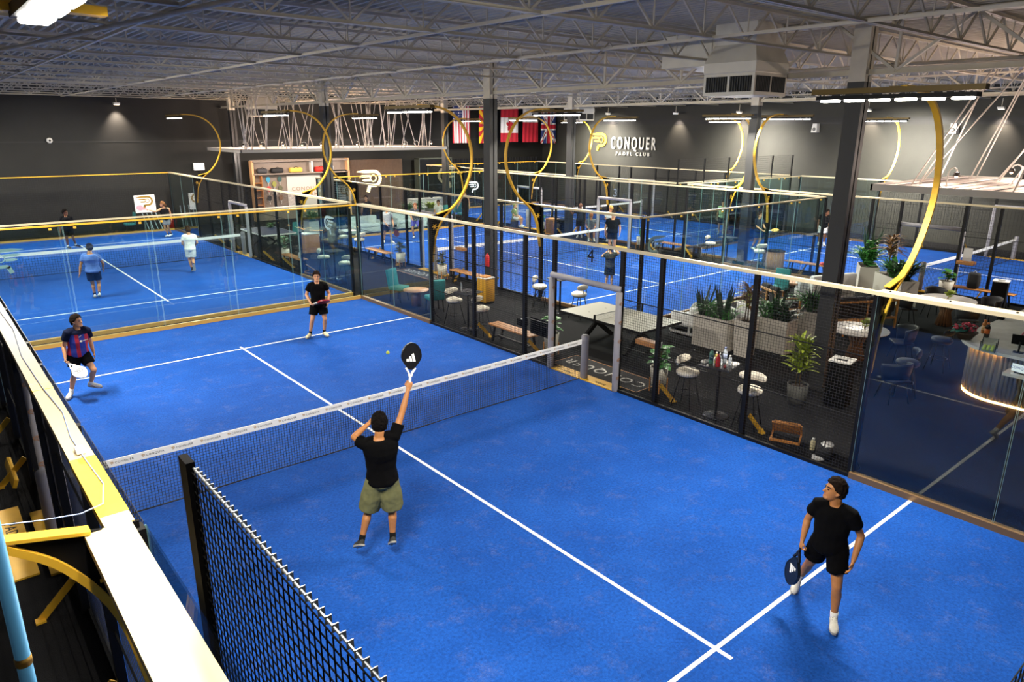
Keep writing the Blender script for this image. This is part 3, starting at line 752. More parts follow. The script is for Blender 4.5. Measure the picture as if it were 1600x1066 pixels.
        b.loft([[tuple(heel+d*t*k+side*w*k*sx-upv*z*k) for sx,z in ((-1,.012),(1,.012),(1,-.012),(-1,-.012))] for t,w in ((-.012,.026),(.02,.041),(.1,.041),(.17,.05),(.23,.046),(.275,.018))],smooth=False)
        b.build('shoe_sole',SOLE,o); b=MB()
        for q in range(4): c=heel+d*(.10+.025*q)*k+upv*(.078-.011*q)*k; b.bar(c-side*.022*k,c+side*.022*k,.007*k,.006*k,upv)
        b.build('laces',mat('grey_lace','A6A49E',.8),o)
    return o
def racket(label,loc,d,n,face='0F1012',handle='E8E6E0',logo=None,rim=None):
    # origin at the grip; local +y towards the head, local +z = face normal
    d=V(d).normalized(); n=V(n); n=(n-d*n.dot(d)).normalized(); x=d.cross(n)
    t=thing('padel_racket',label,'racket',(0,0,0)); m=M((x,d,n)).transposed().to_4x4(); m.translation=V(loc); t.matrix_world=m
    out=[]
    for i in range(40):
        a=2*PI*i/40; r=1
        yy=math.sin(a); xx=math.cos(a)
        wv=.124*(1-.16*max(0,-yy)**1.2-.05*max(0,yy))
        out.append((xx*wv*(1 if yy>-.2 else 1-.35*(-yy-.2)),.315+yy*.165))
    MB().prism(out,-.016,.016).build('head',mat('racket_face_'+face,face,.35),t)
    MB().ribbon(out,.012,-.019,.019,closed=True).build('frame',mat('racket_rim_'+(rim or face),rim or face,.3),t)
    b=MB()
    for s in (-1,1): b.ribbon([(s*.012,.06),(s*.02,.10),(s*.06,.165)],[.02,.018,.022],-.015,.015)
    b.build('throat',mat('racket_throat_'+handle,handle,.35),t)
    MB().tube([(0,-.06,0),(0,-.05,0),(0,.07,0)],[.019,.0165,.0165],10).build('handle',mat('racket_throat_'+handle,handle,.35),t)
    hb=MB()
    for yy in range(5):
        for xx in range(5):
            px=-.07+xx*.035; py=.22+yy*.035
            if (px/.1)**2+((py-.3)/.12)**2<.8:
                for s in (-1,1): hb.lathe([(.004,0),(.004,.0006)],8,M.Translation((px,py,s*.0162)))
    hb.build('drill_holes',mat('drilled_hole','050506',.8),t)
    if logo=='bars':
        lb=MB()
        for s in (-1,1):
            for i,(x0,h) in enumerate(((-.062,.035),(-.02,.07),(.022,.105))):
                poly=[(x0,.25),(x0+.034,.25),(x0+.034-.03*h/.1,.25+h),(x0-.03*h/.1+.006,.25+h*.86)]
                poly=[(px*s,py) for px,py in poly]
                lb.prism(poly if s>0 else poly[::-1],.0168*s-.0004,.0168*s+.0004)
        lb.build('bar_logo',mat('logo_white','EDEDE8',.5),t)
    if logo=='glyph':
        lb=MB()
        for s in (-1,1):
            for q in (-.045,0,.045):
                lb.ribbon([(q*s+.02*s*math.cos(RA(a)),.30+.036*math.sin(RA(a))) for a in range(40,321,28)],.014,.0168*s-.0004,.0168*s+.0004)
        lb.build('racket_logo',BLACK,t)
    return t
def at(base,rz,p): 
    c,s=math.cos(rz),math.sin(rz); return V((base[0]+c*p[0]-s*p[1],base[1]+s*p[0]+c*p[1],p[2]))
def rotv(rz,p): return at((0,0),rz,p)
# main players -----------------------------------------------------
b,r=(3.05,-3.15),RA(-27.7)
# seen from behind: the figure faces away, so its left is at -x
person('leaping man in black tee and olive shorts seen from behind with racket raised',b,r,dict(hd=(.13,.05,1.85),nk=(.125,0,1.70),sl=(-.055,0,1.59),sr=(.305,0,1.68),el=(-.19,.16,1.64),wl=(.0,.26,1.76),er=(.41,.10,1.93),wr=(.505,.19,2.20),
 hl=(.04,0,1.09),hr=(.215,0,1.09),kl=(-.06,.07,.67),kr=(.235,.05,.67),al=(-.175,-.06,.29),ar=(.22,-.04,.27),tl=(-.23,.06,.15),tr=(.205,.07,.13)),skin='a',shorts='6A6A48',shoe='3A3A38',sock='151515',look=(0,.97,.22),vox=.0075,hr='grip',hl='relax',short=.96,swide=1.2,hair='0E0B0A',pnr=(-.2,.9,-.2),pnl=(0,.3,-.9),wide=1.03)
racket('black racket with white bar logo held up by the leaping man',at(b,r,(.535,.235,2.30)),rotv(r,(.10,.14,1)),rotv(r,(.25,-1,.12)),'121214','ECEAE4','bars')
b,r=(6.37,-7.35),RA(-66.9)
person('man in black tee and white shoes striding at lower right, looking left',b,r,dict(hd=(.0,-.01,1.585),nk=(.03,0,1.435),sl=(.205,-.06,1.365),sr=(-.135,.02,1.375),el=(.325,.0,1.11),wl=(.285,-.12,.865),er=(-.225,.09,1.125),wr=(-.245,-.01,.91),
 hl=(.115,0,.89),hr=(-.06,.05,.89),kl=(.165,-.13,.50),kr=(-.14,.20,.52),al=(.185,-.12,.10),ar=(-.235,.40,.17),tl=(.20,-.28,.035),tr=(-.255,.29,.045)),skin='a',shorts='060607',look=(-.86,-.42,.18),vox=.0075,hr='grip',hl='relax',hair='1C1410',short=.62,pnr=(.9,.3,0))
racket('black racket with white bars hanging from the hand of the man at lower right',at(b,r,(-.25,-.035,.825)),rotv(r,(-.16,-.06,-1)),rotv(r,(-.8,-.55,.1)),'10161E','1A1A1C','bars')
b,r=(1.14,5.81),RA(-6.7)
P3=person('man in blue and red striped jersey running at left with a white racket',b,r,dict(hd=(.255,-.03,1.575),nk=(.235,0,1.43),sl=(.395,.05,1.345),sr=(.065,-.07,1.37),el=(.435,.13,1.09),wl=(.455,.06,.875),er=(-.04,-.02,1.10),wr=(-.05,-.14,.88),
 hl=(.26,.02,.89),hr=(.10,-.01,.89),kl=(.40,-.17,.56),kr=(.05,-.06,.49),al=(.31,.07,.20),ar=(-.06,.0,.11),tl=(.44,.0,.12),tr=(-.12,-.15,.03)),skin='b',striped=True,look=(.75,-.65,.06),vox=.0075,hr='grip',hair='17110E',short=.62,hairlen=0,pnr=(.9,-.3,0))
racket('white racket with dark round markings held low by the man in the striped jersey',at(b,r,(-.035,-.19,.80)),rotv(r,(.55,-.62,-.52)),rotv(r,(.1,-.75,.65)),'E9E7E2','E4E2DC','glyph')
jj={q:V(v) for q,v in {**STD,**dict(nk=(.235,0,1.43),sl=(.395,.05,1.345),sr=(.065,-.07,1.37),el=(.435,.13,1.09),er=(-.04,-.02,1.10),hl=(.26,.02,.89),hr=(.10,-.01,.89))}.items()}
yk=MB(); yk.loft(torso_rings(jj,.037,.80,.95,wid=1.05,dep=1.05))
for S in 'lr':
    a_,b_=jj['s'+S],jj['e'+S]; yk.tube([mid(a_,jj['nk'],.7)-V((0,0,.015)),mid(a_,jj['nk'],.35),a_,mid(a_,b_,.28),mid(a_,b_,.56)],[.07,.084,.089,.087,.086],14)
yo=yk.build('jersey_yoke',cloth('10152A'),P3); remesh(yo,.011,4)
# dark shoulders, small marks on the jersey front
put_=frame((.265,-.165,1.24),(.94,.33,0),(0,0,1))
mk=MB(); mk.ribbon([(-.04,.055),(-.02,.04),(.03,.07)],[.004,.012,.003],.0,.004,put_); mk.lathe([(.022,0),(.022,.004)],16,put_@M.Translation((-.0,-.055,0))); mk.ribbon([(.03,-.05),(.13,-.035)],.012,0,.004,put_@M.Translation((0,0,-.006))); mk.build('jersey_print',mat('cream_print','E8D9B8',.6),P3)
b,r=(6.85,6.77),RA(-23.9)
person('man in black tee, black shorts and cream shoes waiting at the far service line',b,r,dict(hd=(.145,-.02,1.625),nk=(.14,0,1.475),sl=(.325,0,1.395),sr=(-.045,0,1.395),el=(.435,.03,1.15),wl=(.385,-.10,.95),er=(-.145,.03,1.15),wr=(-.055,-.16,.98),
 hl=(.225,0,.89),hr=(.05,0,.89),kl=(.275,-.09,.50),kr=(-.045,-.09,.50),al=(.235,.03,.11),ar=(-.125,.02,.10),tl=(.31,-.12,.04),tr=(-.195,-.11,.03)),skin='b',shoe='D9CBA2',sock='121212',hair='1B120E',vox=.0075,hr='grip',short=.68,pnr=(.8,-.4,0))
racket('red racket held across the waist of the man at the far service line',at(b,r,(-.02,-.22,.955)),rotv(r,(.92,-.32,.22)),rotv(r,(.1,.5,1)),'8E2028','B8B4AE')
t=MB().ball((0,0,0),.034,14).build('padel_ball',mat('yellow_felt_ball','CBD65A',.9),None,(5.72,1.0,1.22)); tag(t,'yellow padel ball flying high above the net','ball')
# farther players ---------------------------------------------------
def racket_for(label,b,r,p,d,n,**k): racket(label,at(b,r,p),rotv(r,d),rotv(r,n),**k)
b,r=(3.35,15.4),RA(-9.2)
person('man in blue tee and dark cap walking away on the far left court',b,r,dict(hd=(.02,.02,1.62),nk=(.0,0,1.46),sl=(-.2,0,1.38),sr=(.2,0,1.36),el=(-.30,.0,1.10),wl=(-.36,-.03,.86),er=(.32,.05,1.10),wr=(.30,.18,.92),hl=(-.09,0,.88),hr=(.1,0,.88),kl=(-.06,.05,.48),kr=(.11,.04,.48),al=(-.05,.0,.10),ar=(.08,-.08,.14),tl=(-.06,.16,.03),tr=(.07,.07,.04)),skin='a',shirt='5570B0',shorts='12182C',shoe='D8D2D0',sock='15182A',look=(0,1,-.05),cap='1A1E30',wide=1.12,vox=.011)
b,r=(7.05,18.0),RA(-15.8)
person('man in white tee and pale shorts jogging away toward the far left net',b,r,dict(hd=(.06,.04,1.60),nk=(.06,.0,1.45),sl=(-.13,0,1.37),sr=(.25,0,1.36),el=(-.2,.02,1.10),wl=(-.17,.2,1.02),er=(.32,.03,1.10),wr=(.27,.2,1.03),hl=(-.04,0,.88),hr=(.13,0,.88),kl=(-.02,.08,.48),kr=(.10,.02,.46),al=(.03,-.04,.11),ar=(.11,-.34,.32),tl=(.02,.12,.03),tr=(.11,-.32,.14)),skin='b',shirt='E4E2D8',shorts='C9CCCB',shoe='2A2A2C',sock='181818',hair='3A2A20',look=(0,1,0),vox=.011)
b,r=(4.5,27.0),RA(-8)
person('man in black walking along the dark mesh at the back of the far left court',b,r,dict(el=(.22,.10,1.12),wl=(.2,.2,.9),er=(-.25,.06,1.1),wr=(-.3,-.02,.85),kl=(.14,-.1,.5),al=(.2,.1,.14),tl=(.34,.06,.05),tr=(-.02,-.12,.03)),skin='c',shirt='17181A',shorts='121213',shoe='1C1C1E',sock='D8D6D2',hair='0E0B0A',look=(.8,-.6,0),vox=.012)
b,r=(8.95,28.2),RA(-14)
person('player in black tank top stretching a pink racket out to the left',b,r,dict(hd=(-.08,-.02,1.62),nk=(-.04,0,1.46),er=(-.42,-.1,1.28),wr=(-.68,-.12,1.38),sr=(-.2,-.03,1.38),hl=(.1,0,.88),hr=(-.05,0,.88),kl=(.05,-.12,.5),kr=(-.1,-.1,.5),al=(.16,.05,.12),ar=(.02,.0,.10),tl=(.05,-.06,.03),tr=(-.1,-.1,.03)),skin='b',shirt='141416',shorts='77757E',shoe='E0DEDA',sock='1A1A1A',hair='6B4A30',look=(-.9,-.3,.05),tank=True,hr='grip',pony=True,vox=.012)
racket_for('pink racket stretched out by the player in the black tank top',b,r,(-.76,-.13,1.42),(-1,-.05,.25),(0,-1,.3),face='E07A86',handle='D8606C')
b,r=(16.6,19.6),RA(-30)
person('bearded man in grey tee and navy shorts standing with a racket on the middle court',b,r,dict(hd=(.06,-.01,1.63),sl=(.17,-.08,1.40),sr=(-.17,.06,1.40),el=(.24,.0,1.12),wl=(.28,-.14,.88),er=(-.19,.0,1.12),wr=(-.03,-.2,.90),kl=(.13,-.12,.5),al=(.16,-.12,.1),tl=(.27,-.24,.03),kr=(-.14,.02,.5),ar=(-.2,.1,.1),tr=(-.2,-.06,.03)),skin='b',shirt='A4A3A8',shorts='1C2238',sock='1A1C28',hair='2A1C14',look=(.85,-.5,0),beard='2A1C14',wide=1.08,vox=.011,hl='grip')
racket_for('dark red-black racket held low by the bearded man in the grey tee',b,r,(.30,-.17,.79),(.35,-.1,-1),(.1,-1,0),face='4A1822',handle='1A1A1E')
b,r=(18.5,20.1),RA(-33)
person('man in dark tee and violet shorts crouching with a racket on the middle court',b,r,dict(hd=(-.0,-.06,1.60),nk=(.02,-.02,1.45),el=(.26,-.02,1.1),wl=(.30,-.2,.92),wr=(-.16,-.24,.98),kl=(.2,-.16,.5),al=(.24,-.02,.11),tl=(.32,-.16,.03),kr=(-.16,-.1,.5)),skin='b',shirt='3A4048',shorts='5A5AA8',sock='1A1A22',hair='7A4A34',vox=.012,hl='grip')
b,r=(17.4,6.0),RA(-47)
person('boy in black shirt and shorts holding his head, seen from behind beyond the fence',b,r,dict(hd=(.0,.04,1.60),sl=(-.17,0,1.36),sr=(.17,0,1.38),el=(-.33,.06,1.28),wl=(-.14,.14,1.47),er=(.34,.04,1.42),wr=(.14,.10,1.60),hl=(-.09,0,.88),hr=(.09,0,.88),kl=(-.1,.02,.48),kr=(.1,.02,.48),al=(-.12,.0,.09),ar=(.1,.0,.09),tl=(-.22,.12,.03),tr=(.12,.15,.03)),s=.86,skin='b',shirt='2E3338',shorts='1E2426',sock='22262A',hair='120E0E',look=(-.2,.95,-.2),short=.82,vox=.011)
b,r=(22.9,10.9),RA(-48)
person('heavy man in black printed tee standing by the far net post of the middle court',b,r,dict(wl=(.30,-.08,.86),el=(.31,.03,1.1),er=(-.31,.03,1.1),wr=(-.31,-.04,.85),sl=(.22,0,1.4),sr=(-.22,0,1.4)),skin='b',shirt='16181C',shorts='1A1D26',hair='2E2622',wide=1.28,s=1.04,vox=.012)
b,r=(28.6,7.2),RA(-56)
person('man in navy shirt and shorts ready with racket on the far right court',b,r,dict(sl=(.12,-.14,1.39),sr=(-.14,.1,1.40),el=(.2,-.2,1.15),wl=(.32,-.34,1.0),er=(-.1,-.1,1.12),wr=(.16,-.28,.96),kl=(.1,-.1,.5),al=(-.03,.04,.1),tl=(.13,-.02,.03),kr=(-.1,.05,.5),ar=(-.2,.2,.12),tr=(-.1,.1,.03)),skin='b',shirt='20283A',shorts='1E3050',sock='2A2A30',hair='2A1C16',look=(.9,-.4,0),vox=.012,hl='grip',hr='grip')
racket_for('white and tan racket of the man in navy on the far right court',b,r,(.36,-.36,.98),(1,-.1,.12),(0,-.4,1),face='C9A860',handle='E6E4DE')
b,r=(32.4,6.1),RA(-57)
person('man in black tee and white shorts leaning on the far right court near the wall',b,r,dict(hd=(.1,-.05,1.58),nk=(.06,-.03,1.44)),skin='c',shirt='131315',shorts='DCDAD6',hair='120E0C',look=(.7,-.7,0),vox=.012)
b,r=(31.8,11.3),RA(-55)
person('person in pale green shirt far away on the back court',b,r,{},skin='b',shirt='B9CDA0',shorts='2A2D30',hair='2A201A',vox=.013)
b,r=(25.0,15.0),RA(-45)
person('bald man in dark tee standing by the grey column in the back aisle',b,r,dict(er=(-.4,.0,1.2),wr=(-.5,-.12,1.36)),skin='c',shirt='2C2E32',shorts='2A2B30',bald=True,vox=.012)
b,r=(25.15,13.1),RA(135)
person('blond man in white tee standing in the back aisle by the padded door',b,r,dict(el=(.24,-.1,1.14),wl=(.1,-.3,1.05),er=(-.22,-.12,1.14),wr=(-.05,-.32,1.06)),skin='b',shirt='E2E0DA',shorts='5A5A5E',hair='B08A50',look=(.6,-.7,-.2),vox=.012)
# ------------------------------------------------------------------ furniture
def leaf(mb,base,d,L,w,droop=.3,n=5,twist=0):
    d=V(d).normalized(); s=d.cross(V((0,0,1))); s=s.normalized() if s.length>.05 else V((1,0,0))
    s=(s*math.cos(twist)+d.cross(s)*math.sin(twist)).normalized()
    vs=[];fs=[]
    for i in range(n+1):
        t=i/n; p=V(base)+d*L*t-V((0,0,1))*droop*L*t*t
        ww=w*math.sin(PI*min(.97,t*.92+.08))**.8*.5
        nn=s.cross(d).normalized()
        vs+=[p-s*ww+nn*ww*.25,p,p+s*ww+nn*ww*.25]
    for i in range(n):
        for k in range(2): fs.append((i*3+k,i*3+k+1,i*3+4+k,i*3+3+k))
    mb.add(vs,fs,True)
def foliage(kind,n,h,seed=1):
    rnd=random.Random(seed); mb=MB()
    for i in range(n):
        a=rnd.uniform(0,2*PI)
        if kind=='broad':
            z=h*rnd.uniform(.1,.85); r=.04
            leaf(mb,(r*math.cos(a),r*math.sin(a),z),(math.cos(a),math.sin(a),rnd.uniform(.2,1.1)),rnd.uniform(.18,.30),rnd.uniform(.15,.23),.35,5)
        elif kind=='sword':
            x=rnd.uniform(-.06,.06);y=rnd.uniform(-.06,.06)
            leaf(mb,(x,y,0),(.25*math.cos(a),.25*math.sin(a),1),h*rnd.uniform(.55,1),.06,.02,5,rnd.uniform(0,3))
        elif kind=='strap':
            z=h*rnd.uniform(.35,.8)
            leaf(mb,(0,0,z),(math.cos(a),math.sin(a),rnd.uniform(.3,1.3)),h*rnd.uniform(.3,.5),.075,.45,6)
        elif kind=='croton':
            z=h*rnd.uniform(.2,.72); q=rnd.uniform(0,.1); b0=rnd.uniform(0,6.28)
            leaf(mb,(q*math.cos(b0),q*math.sin(b0),z),(math.cos(a),math.sin(a),rnd.uniform(.2,2.2)),h*rnd.uniform(.24,.38),.085,.28,6,rnd.uniform(-.4,.4))
        elif kind=='arch':
            leaf(mb,(rnd.uniform(-.12,.12),rnd.uniform(-.12,.12),rnd.uniform(0,.12)),(math.cos(a),math.sin(a),rnd.uniform(.9,2.4)),h*rnd.uniform(.7,1.15),.062,.5,6)
    return mb
def stems(h,k=3):
    mb=MB()
    for i in range(k):
        a=i*2.1; mb.tube([(.05*math.cos(a),.05*math.sin(a),-.05),(.03*math.cos(a),.03*math.sin(a),h*.5),(.06*math.cos(a+.5),.06*math.sin(a+.5),h*.85)],.012,6)
    return mb
def pot_plant(label,x,y,kind='broad',n=22,h=.5,leafm=None,seed=1,stand=True,pr=.19,ph=.38,potm=None):
    t=thing('potted_plant',label,'plant',(x,y,0)); z0=.16 if stand else -.01
    p=MB(); p.lathe([(pr*.8,z0),(pr*.86,z0+.01),(pr,z0+ph),(pr*.93,z0+ph),(pr*.9,z0+ph-.04),(.01,z0+ph-.045)],20); p.build('pot',potm or POTW,t)
    MB().lathe([(pr*.9,z0+ph-.035),(.005,z0+ph-.03)],16).build('soil',SOIL,t)
    if stand:
        for k in range(4):
            a=k*PI/2+.78; l=MB(); l.bar((pr*.95*math.cos(a),pr*.95*math.sin(a),-.012),(pr*.95*math.cos(a),pr*.95*math.sin(a),.30),.022); l.build('leg',WOOD,t)
    f=foliage(kind,n,h,seed).build('foliage',leafm or LEAF,t,(0,0,z0+ph-.04))
    if kind in('broad','strap','croton'): stems(h).build('stem',mat('plant_stem','5A4A30',.8),t,(0,0,z0+ph-.04))
    return t
def stool(label,x,y,rz,mt=None,cm=None,group=None):
    t=thing('bar_stool',label,'bar stool',(x,y,0),rz,group); mt=mt or BLACK; cm=cm or CREAM
    MB().lathe([(.02,.645),(.19,.645),(.222,.67),(.23,.70),(.222,.735),(.185,.757),(.01,.765)],22).build('seat',cm,t)
    MB().lathe([(.16,.625),(.19,.63),(.19,.645),(.01,.655)],18).build('seat_ring',mt,t)
    b=MB(); pts=[(.34*math.sin(RA(a)),.34*math.cos(RA(a))-.145,.93) for a in range(-36,37,9)]
    b.tube(pts,[.07]+[.085]*7+[.07],10,round_ends=True,flat=.45,nrm=(0,0,1)); b.build('backrest',cm,t)
    p=MB()
    for s in (-1,1): p.tube([(s*.07,.15,.66),(s*.08,.20,.78),(s*.08,.185,.93)],.009,6)
    p.build('back_post',mt,t)
    for sx in (-1,1):
        for sy in (-1,1): MB().tube([(sx*.10,sy*.10,.65),(sx*.21,sy*.21,-.012)],.012,6).build('leg',mt,t)
    MB().tube([(.175*math.cos(RA(a)),.175*math.sin(RA(a)),.27) for a in range(0,361,20)],.008,6).build('foot_ring',mt,t)
    return t
def high_table(label,x,y,s=.62,rz=0,h=1.05,topm=None):
    t=thing('high_table',label,'table',(x,y,0),rz)
    MB().lathe([(.26,-.012),(.26,0),(.2,.012),(.05,.03),(.03,.05)],24).build('base',mat('dark_chrome','5A5C60',.2,.9),t)
    MB().tube([(0,0,.03),(0,0,h-.03)],.028,10).build('pole',BLACK,t)
    MB().rbox(-s/2,s/2,-s/2,s/2,h-.03,h,.012).build('table_top',topm or mat('grey_black_laminate','2C2D31',.3),t)
    return t
def bench(label,x,y,rz,L=1.6,yellow=True):
    t=thing('bench',label,'bench',(x,y,0),rz)
    MB().rbox(-L/2,L/2,-.18,.18,.41,.45,.012).build('seat',WOOD,t)
    for s in (-1,1):
        l=MB(); X=s*(L/2-.22)
        l.bar((X-s*.0,-.13,.41),(X+s*.06,-.15,-.01),.05); l.bar((X,.13,.41),(X+s*.06,.15,-.01),.05); l.bar((X+s*.03,-.14,.12),(X+s*.03,.14,.12),.03); l.build('leg_frame',BLACK,t)
    MB().box(-L/2+.2,L/2-.2,-.02,.02,.1,.14).build('stretcher',BLACK,t)
    return t
def teal_chair(label,x,y,rz):
    t=thing('dining_chair',label,'chair',(x,y,0),rz)
    MB().rbox(-.24,.24,-.26,.22,.36,.48,.04).build('seat',TEAL,t)
    m=M.Translation((0,.2,.44))@M.Rotation(RA(-9),4,'X')
    b=MB(); b.rbox(-.24,.24,-.03,.06,-.06,.58,.035,m); b.build('backrest',TEAL,t)
    for sx in (-1,1):
        for sy in (-1,1): MB().bar((sx*.19,sy*.18,.38),(sx*.205,sy*.21,-.012),.035).build('leg',mat('black_wood','1B1714',.5),t)
    return t
# aisle beside the nearest court
stool('cream bar stool on the left of the small table with bottles',10.50,-2.42,RA(8))
stool('cream bar stool on the right of the small table with bottles',10.55,-3.78,RA(-75))
high_table('small square black high table crowded with bottles beside the near fence',10.52,-3.12,.62,RA(12))
stool('cream bar stool left of the laptop high table beside the near fence',10.50,5.55,RA(10))
stool('cream bar stool right of the laptop high table beside the near fence',10.47,4.28,RA(20))
high_table('small black high table with an open laptop behind the near fence',10.50,4.9,.6,RA(8))
lp=thing('laptop','open silver laptop on the small high table behind the near fence','laptop',(10.45,4.95,1.05),RA(60))
MB().box(-.16,.16,-.11,.11,0,.012).build('base',CHROME,lp)
MB().box(-.16,.16,.10,.112,.01,.23).build('screen',mat('laptop_lid','B9BBBE',.3,.6),lp)
bench('oak bench with black legs behind the near fence left of the padded door',10.45,2.9,H,1.65)
pot_plant('leafy fig plant in white pot on wooden legs right of the padded near door',10.72,-1.55,'broad',44,.5,LEAF,3)
pot_plant('leafy fig plant in white pot on wooden legs left of the padded near door',10.72,1.78,'broad',40,.45,LEAF,8)
teal_chair('teal chair with back to the left at the round wooden table by the near glass',10.78,9.0,RA(20))
teal_chair('teal chair with back to the right at the round wooden table by the near glass',10.9,7.15,RA(168))
t=thing('round_table','low round wooden table between the two teal chairs by the near glass','table',(10.85,8.1,0))
MB().lathe([(.01,.47),(.38,.47),(.40,.485),(.40,.505),(.01,.51)],28).build('table_top',mat('pale_pink_wood','B98A6A',.45,0,.1,12),t)
MB().lathe([(.16,-.012),(.15,.25),(.16,.47)],20).build('pedestal',WOODD,t)
# floor markings printed by the padded doors
def floor_mark(label,x,y,rz):
    t=thing('printed_floor_mat',label,'floor mat',(x,y,-.012),rz)
    MB().box(-1.3,1.3,-.42,.42,0,.004).build('mat',mat('black_floor_print','1E1E20',.9),t)
    b=MB()
    for p,q in (((-1.3,-.42),(1.3,-.42)),((1.3,-.42),(1.3,.42)),((1.3,.42),(-1.3,.42)),((-1.3,.42),(-1.3,-.42))): b.bar((*p,.0045),(*q,.0045),.022,.002)
    b.build('border_line',mat('copper_line','A8743E',.6),t)
    w=MB(); put(w,text_mb('CONQUER',.42,.002,spacing=1.25),M.Translation((0,0,.006))); w.build('lettering',mat('faded_white_print','BDBAB4',.8),t)
floor_mark('black floor mat with white lettering printed at the near padded door',10.72,0,H)
floor_mark('black floor mat with white lettering printed at the middle court padded door',13.78,12.2,H)
# things on the small table
def bottle(label,x,y,z,r,h,body,cap,lab=None,cat='bottle'):
    t=thing('bottle',label,cat,(x,y,z))
    MB().lathe([(r*.9,0),(r,.01),(r,h*.68),(r*.8,h*.78),(r*.42,h*.86),(r*.42,h*.9),(.004,h*.9)],16).build('body',body,t)
    MB().lathe([(r*.5,h*.88),(r*.5,h),(.004,h)],14).build('cap',cap,t)
    if lab: MB().lathe([(r*1.02,h*.25),(r*1.02,h*.58)],16).build('paper_label',lab,t)
PLA=mat('clear_plastic_bottle','B9C2CC',.15,0,.1,20); REDB=mat('red_steel_flask','C01824',.3); WCAP=mat('white_cap','E6E6E2',.4); BCAP=mat('black_cap','141416',.4)
tx,ty=10.52,-3.12
bottle('tall teal and green flask with black cap on the bottle-crowded table',tx-.12,ty+.12,1.05,.045,.30,mat('teal_flask','4E8A78',.3,.2),BCAP,mat('teal_dark_band','1F5362',.3))
bottle('bright red flask at the front of the bottle-crowded table',tx-.17,ty-.06,1.05,.042,.24,REDB,mat('red_cap','D22A30',.35))
bottle('large clear water bottle at the back of the bottle-crowded table',tx+.14,ty+.0,1.05,.042,.31,PLA,mat('blue_cap','7C8DC0',.4),mat('pale_blue_label','A9B7D8',.5))
bottle('yellow juice bottle with white cap on the bottle-crowded table',tx-.02,ty+.08,1.05,.034,.22,mat('pale_yellow_juice','D6C56A',.2),WCAP,mat('cream_label','E2DCC2',.6))
bottle('small clear bottle with white cap on the right of the bottle-crowded table',tx+.06,ty-.17,1.05,.032,.20,PLA,WCAP)
bottle('slim grey bottle just behind the red flask on the crowded table',tx-.05,ty-.02,1.05,.028,.23,mat('grey_bottle','9AA0A6',.3),WCAP)
def cloth_lump(label,x,y,z,s,m,seed):
    mb=MB(); n=18
    rings=[]
    for i in range(9):
        a=PI*.5*i/8
        rings.append([(s*1.2*math.cos(a)*(1+.35*noise.noise((math.cos(q)*1.5+seed,math.sin(q)*1.5,i*.35)))*math.cos(q),s*math.cos(a)*(1+.35*noise.noise((math.cos(q)*1.5+seed,math.sin(q)*1.5,i*.35+9)))*math.sin(q),s*.62*math.sin(a)*(1+.3*noise.noise((q,i*.5,seed)))) for q in [2*PI*k/n for k in range(n)]])
    mb.loft(rings); tag(mb.build('towel',m,None,(x,y,z)),label,'towel')
TOW=mat('white_towel','DEDDDA',.95,0,.08,40)
cloth_lump('crumpled white towel on the left of the bottle-crowded table',tx-.13,ty+.25,1.05,.075,TOW,1)
cloth_lump('crumpled white towel on the right corner of the bottle-crowded table',tx+.2,ty-.2,1.05,.07,TOW,5)
t=thing('glasses_case','dark red-rimmed case lying before the red flask on the crowded table','case',(tx-.1,ty-.17,1.05),.6)
MB().rbox(-.06,.06,-.025,.025,0,.035,.015).build('case_body',RED,t)
# by the fence right of the table
t=thing('folding_stand','small folding wooden stand tipped beside the near fence','stand',(10.5,-4.6,0),RA(-68))
b=MB(); b.rbox(-.22,.22,-.02,.02,-.17,.17,.01,M.Translation((0,.10,.21))@M.Rotation(RA(38),4,'X')); b.build('panel',WOOD,t)
b=MB(); b.bar((-.24,-.12,.02),(.24,-.12,.02),.04); b.bar((-.24,-.02,.32),(.24,-.02,.32),.03); b.bar((-.24,-.12,.0),(-.24,.22,.06),.03); b.bar((.24,-.12,.0),(.24,.22,.06),.03); b.bar((.24,.22,.06),(.24,-.02,.32),.03); b.bar((-.24,.22,.06),(-.24,-.02,.32),.03); b.build('frame',mat('honey_wood','B5793A',.5),t)
bottle('small cream bottle standing on the floor beside the tipped wooden stand',10.52,-5.1,-.012,.045,.22,mat('cream_bottle','C9C09A',.4),WCAP)
cloth_lump('white towel on the dark bag right of the tipped wooden stand',10.5,-5.36,.17,.1,TOW,11)
cloth_lump('grey striped towel on the floor at the near fence foot',10.28,-5.33,-.012,.1,mat('grey_towel','A9A9AC',.95,0,.2,30),15)
t=thing('sports_bag','black sports bag lying on the floor by the near fence','bag',(10.48,-5.33,0),.4)
MB().rbox(-.24,.24,-.13,.13,-.012,.18,.06).build('body',mat('black_nylon','141518',.8),t); b=MB(); b.tube([(-.12,0,.17),(-.08,0,.24),(.08,0,.24),(.12,0,.17)],.01,6); b.build('handle',BLACK,t)
# black boxes on the mesh left of the padded door
t=tag(MB().rbox(-.02,.02,-.33,.33,0,.4,.006).build('score_panel',BLACKP,None,(10.14,1.55,.62)),'black rectangular panel fixed outside the near fence beside the padded door','panel')
t=thing('camera_box','small black and white box fixed outside the near fence above the bench','box',(10.18,2.25,.72)); MB().rbox(-.08,.08,-.12,.12,0,.17,.01).build('housing',BLACKP,t); MB().rbox(-.07,.09,-.125,-.02,.17,.19,.004).build('lid',WHITEP,t)
t=thing('wooden_shelf','small wooden shelf box fixed outside the padded near door','shelf',(10.22,-1.62,1.12)); MB().rbox(-.1,.1,-.26,.26,0,.1,.008).build('box',WOOD,t); MB().box(-.1,.1,-.28,-.26,0,.11).build('end_panel',WHITEP,t)
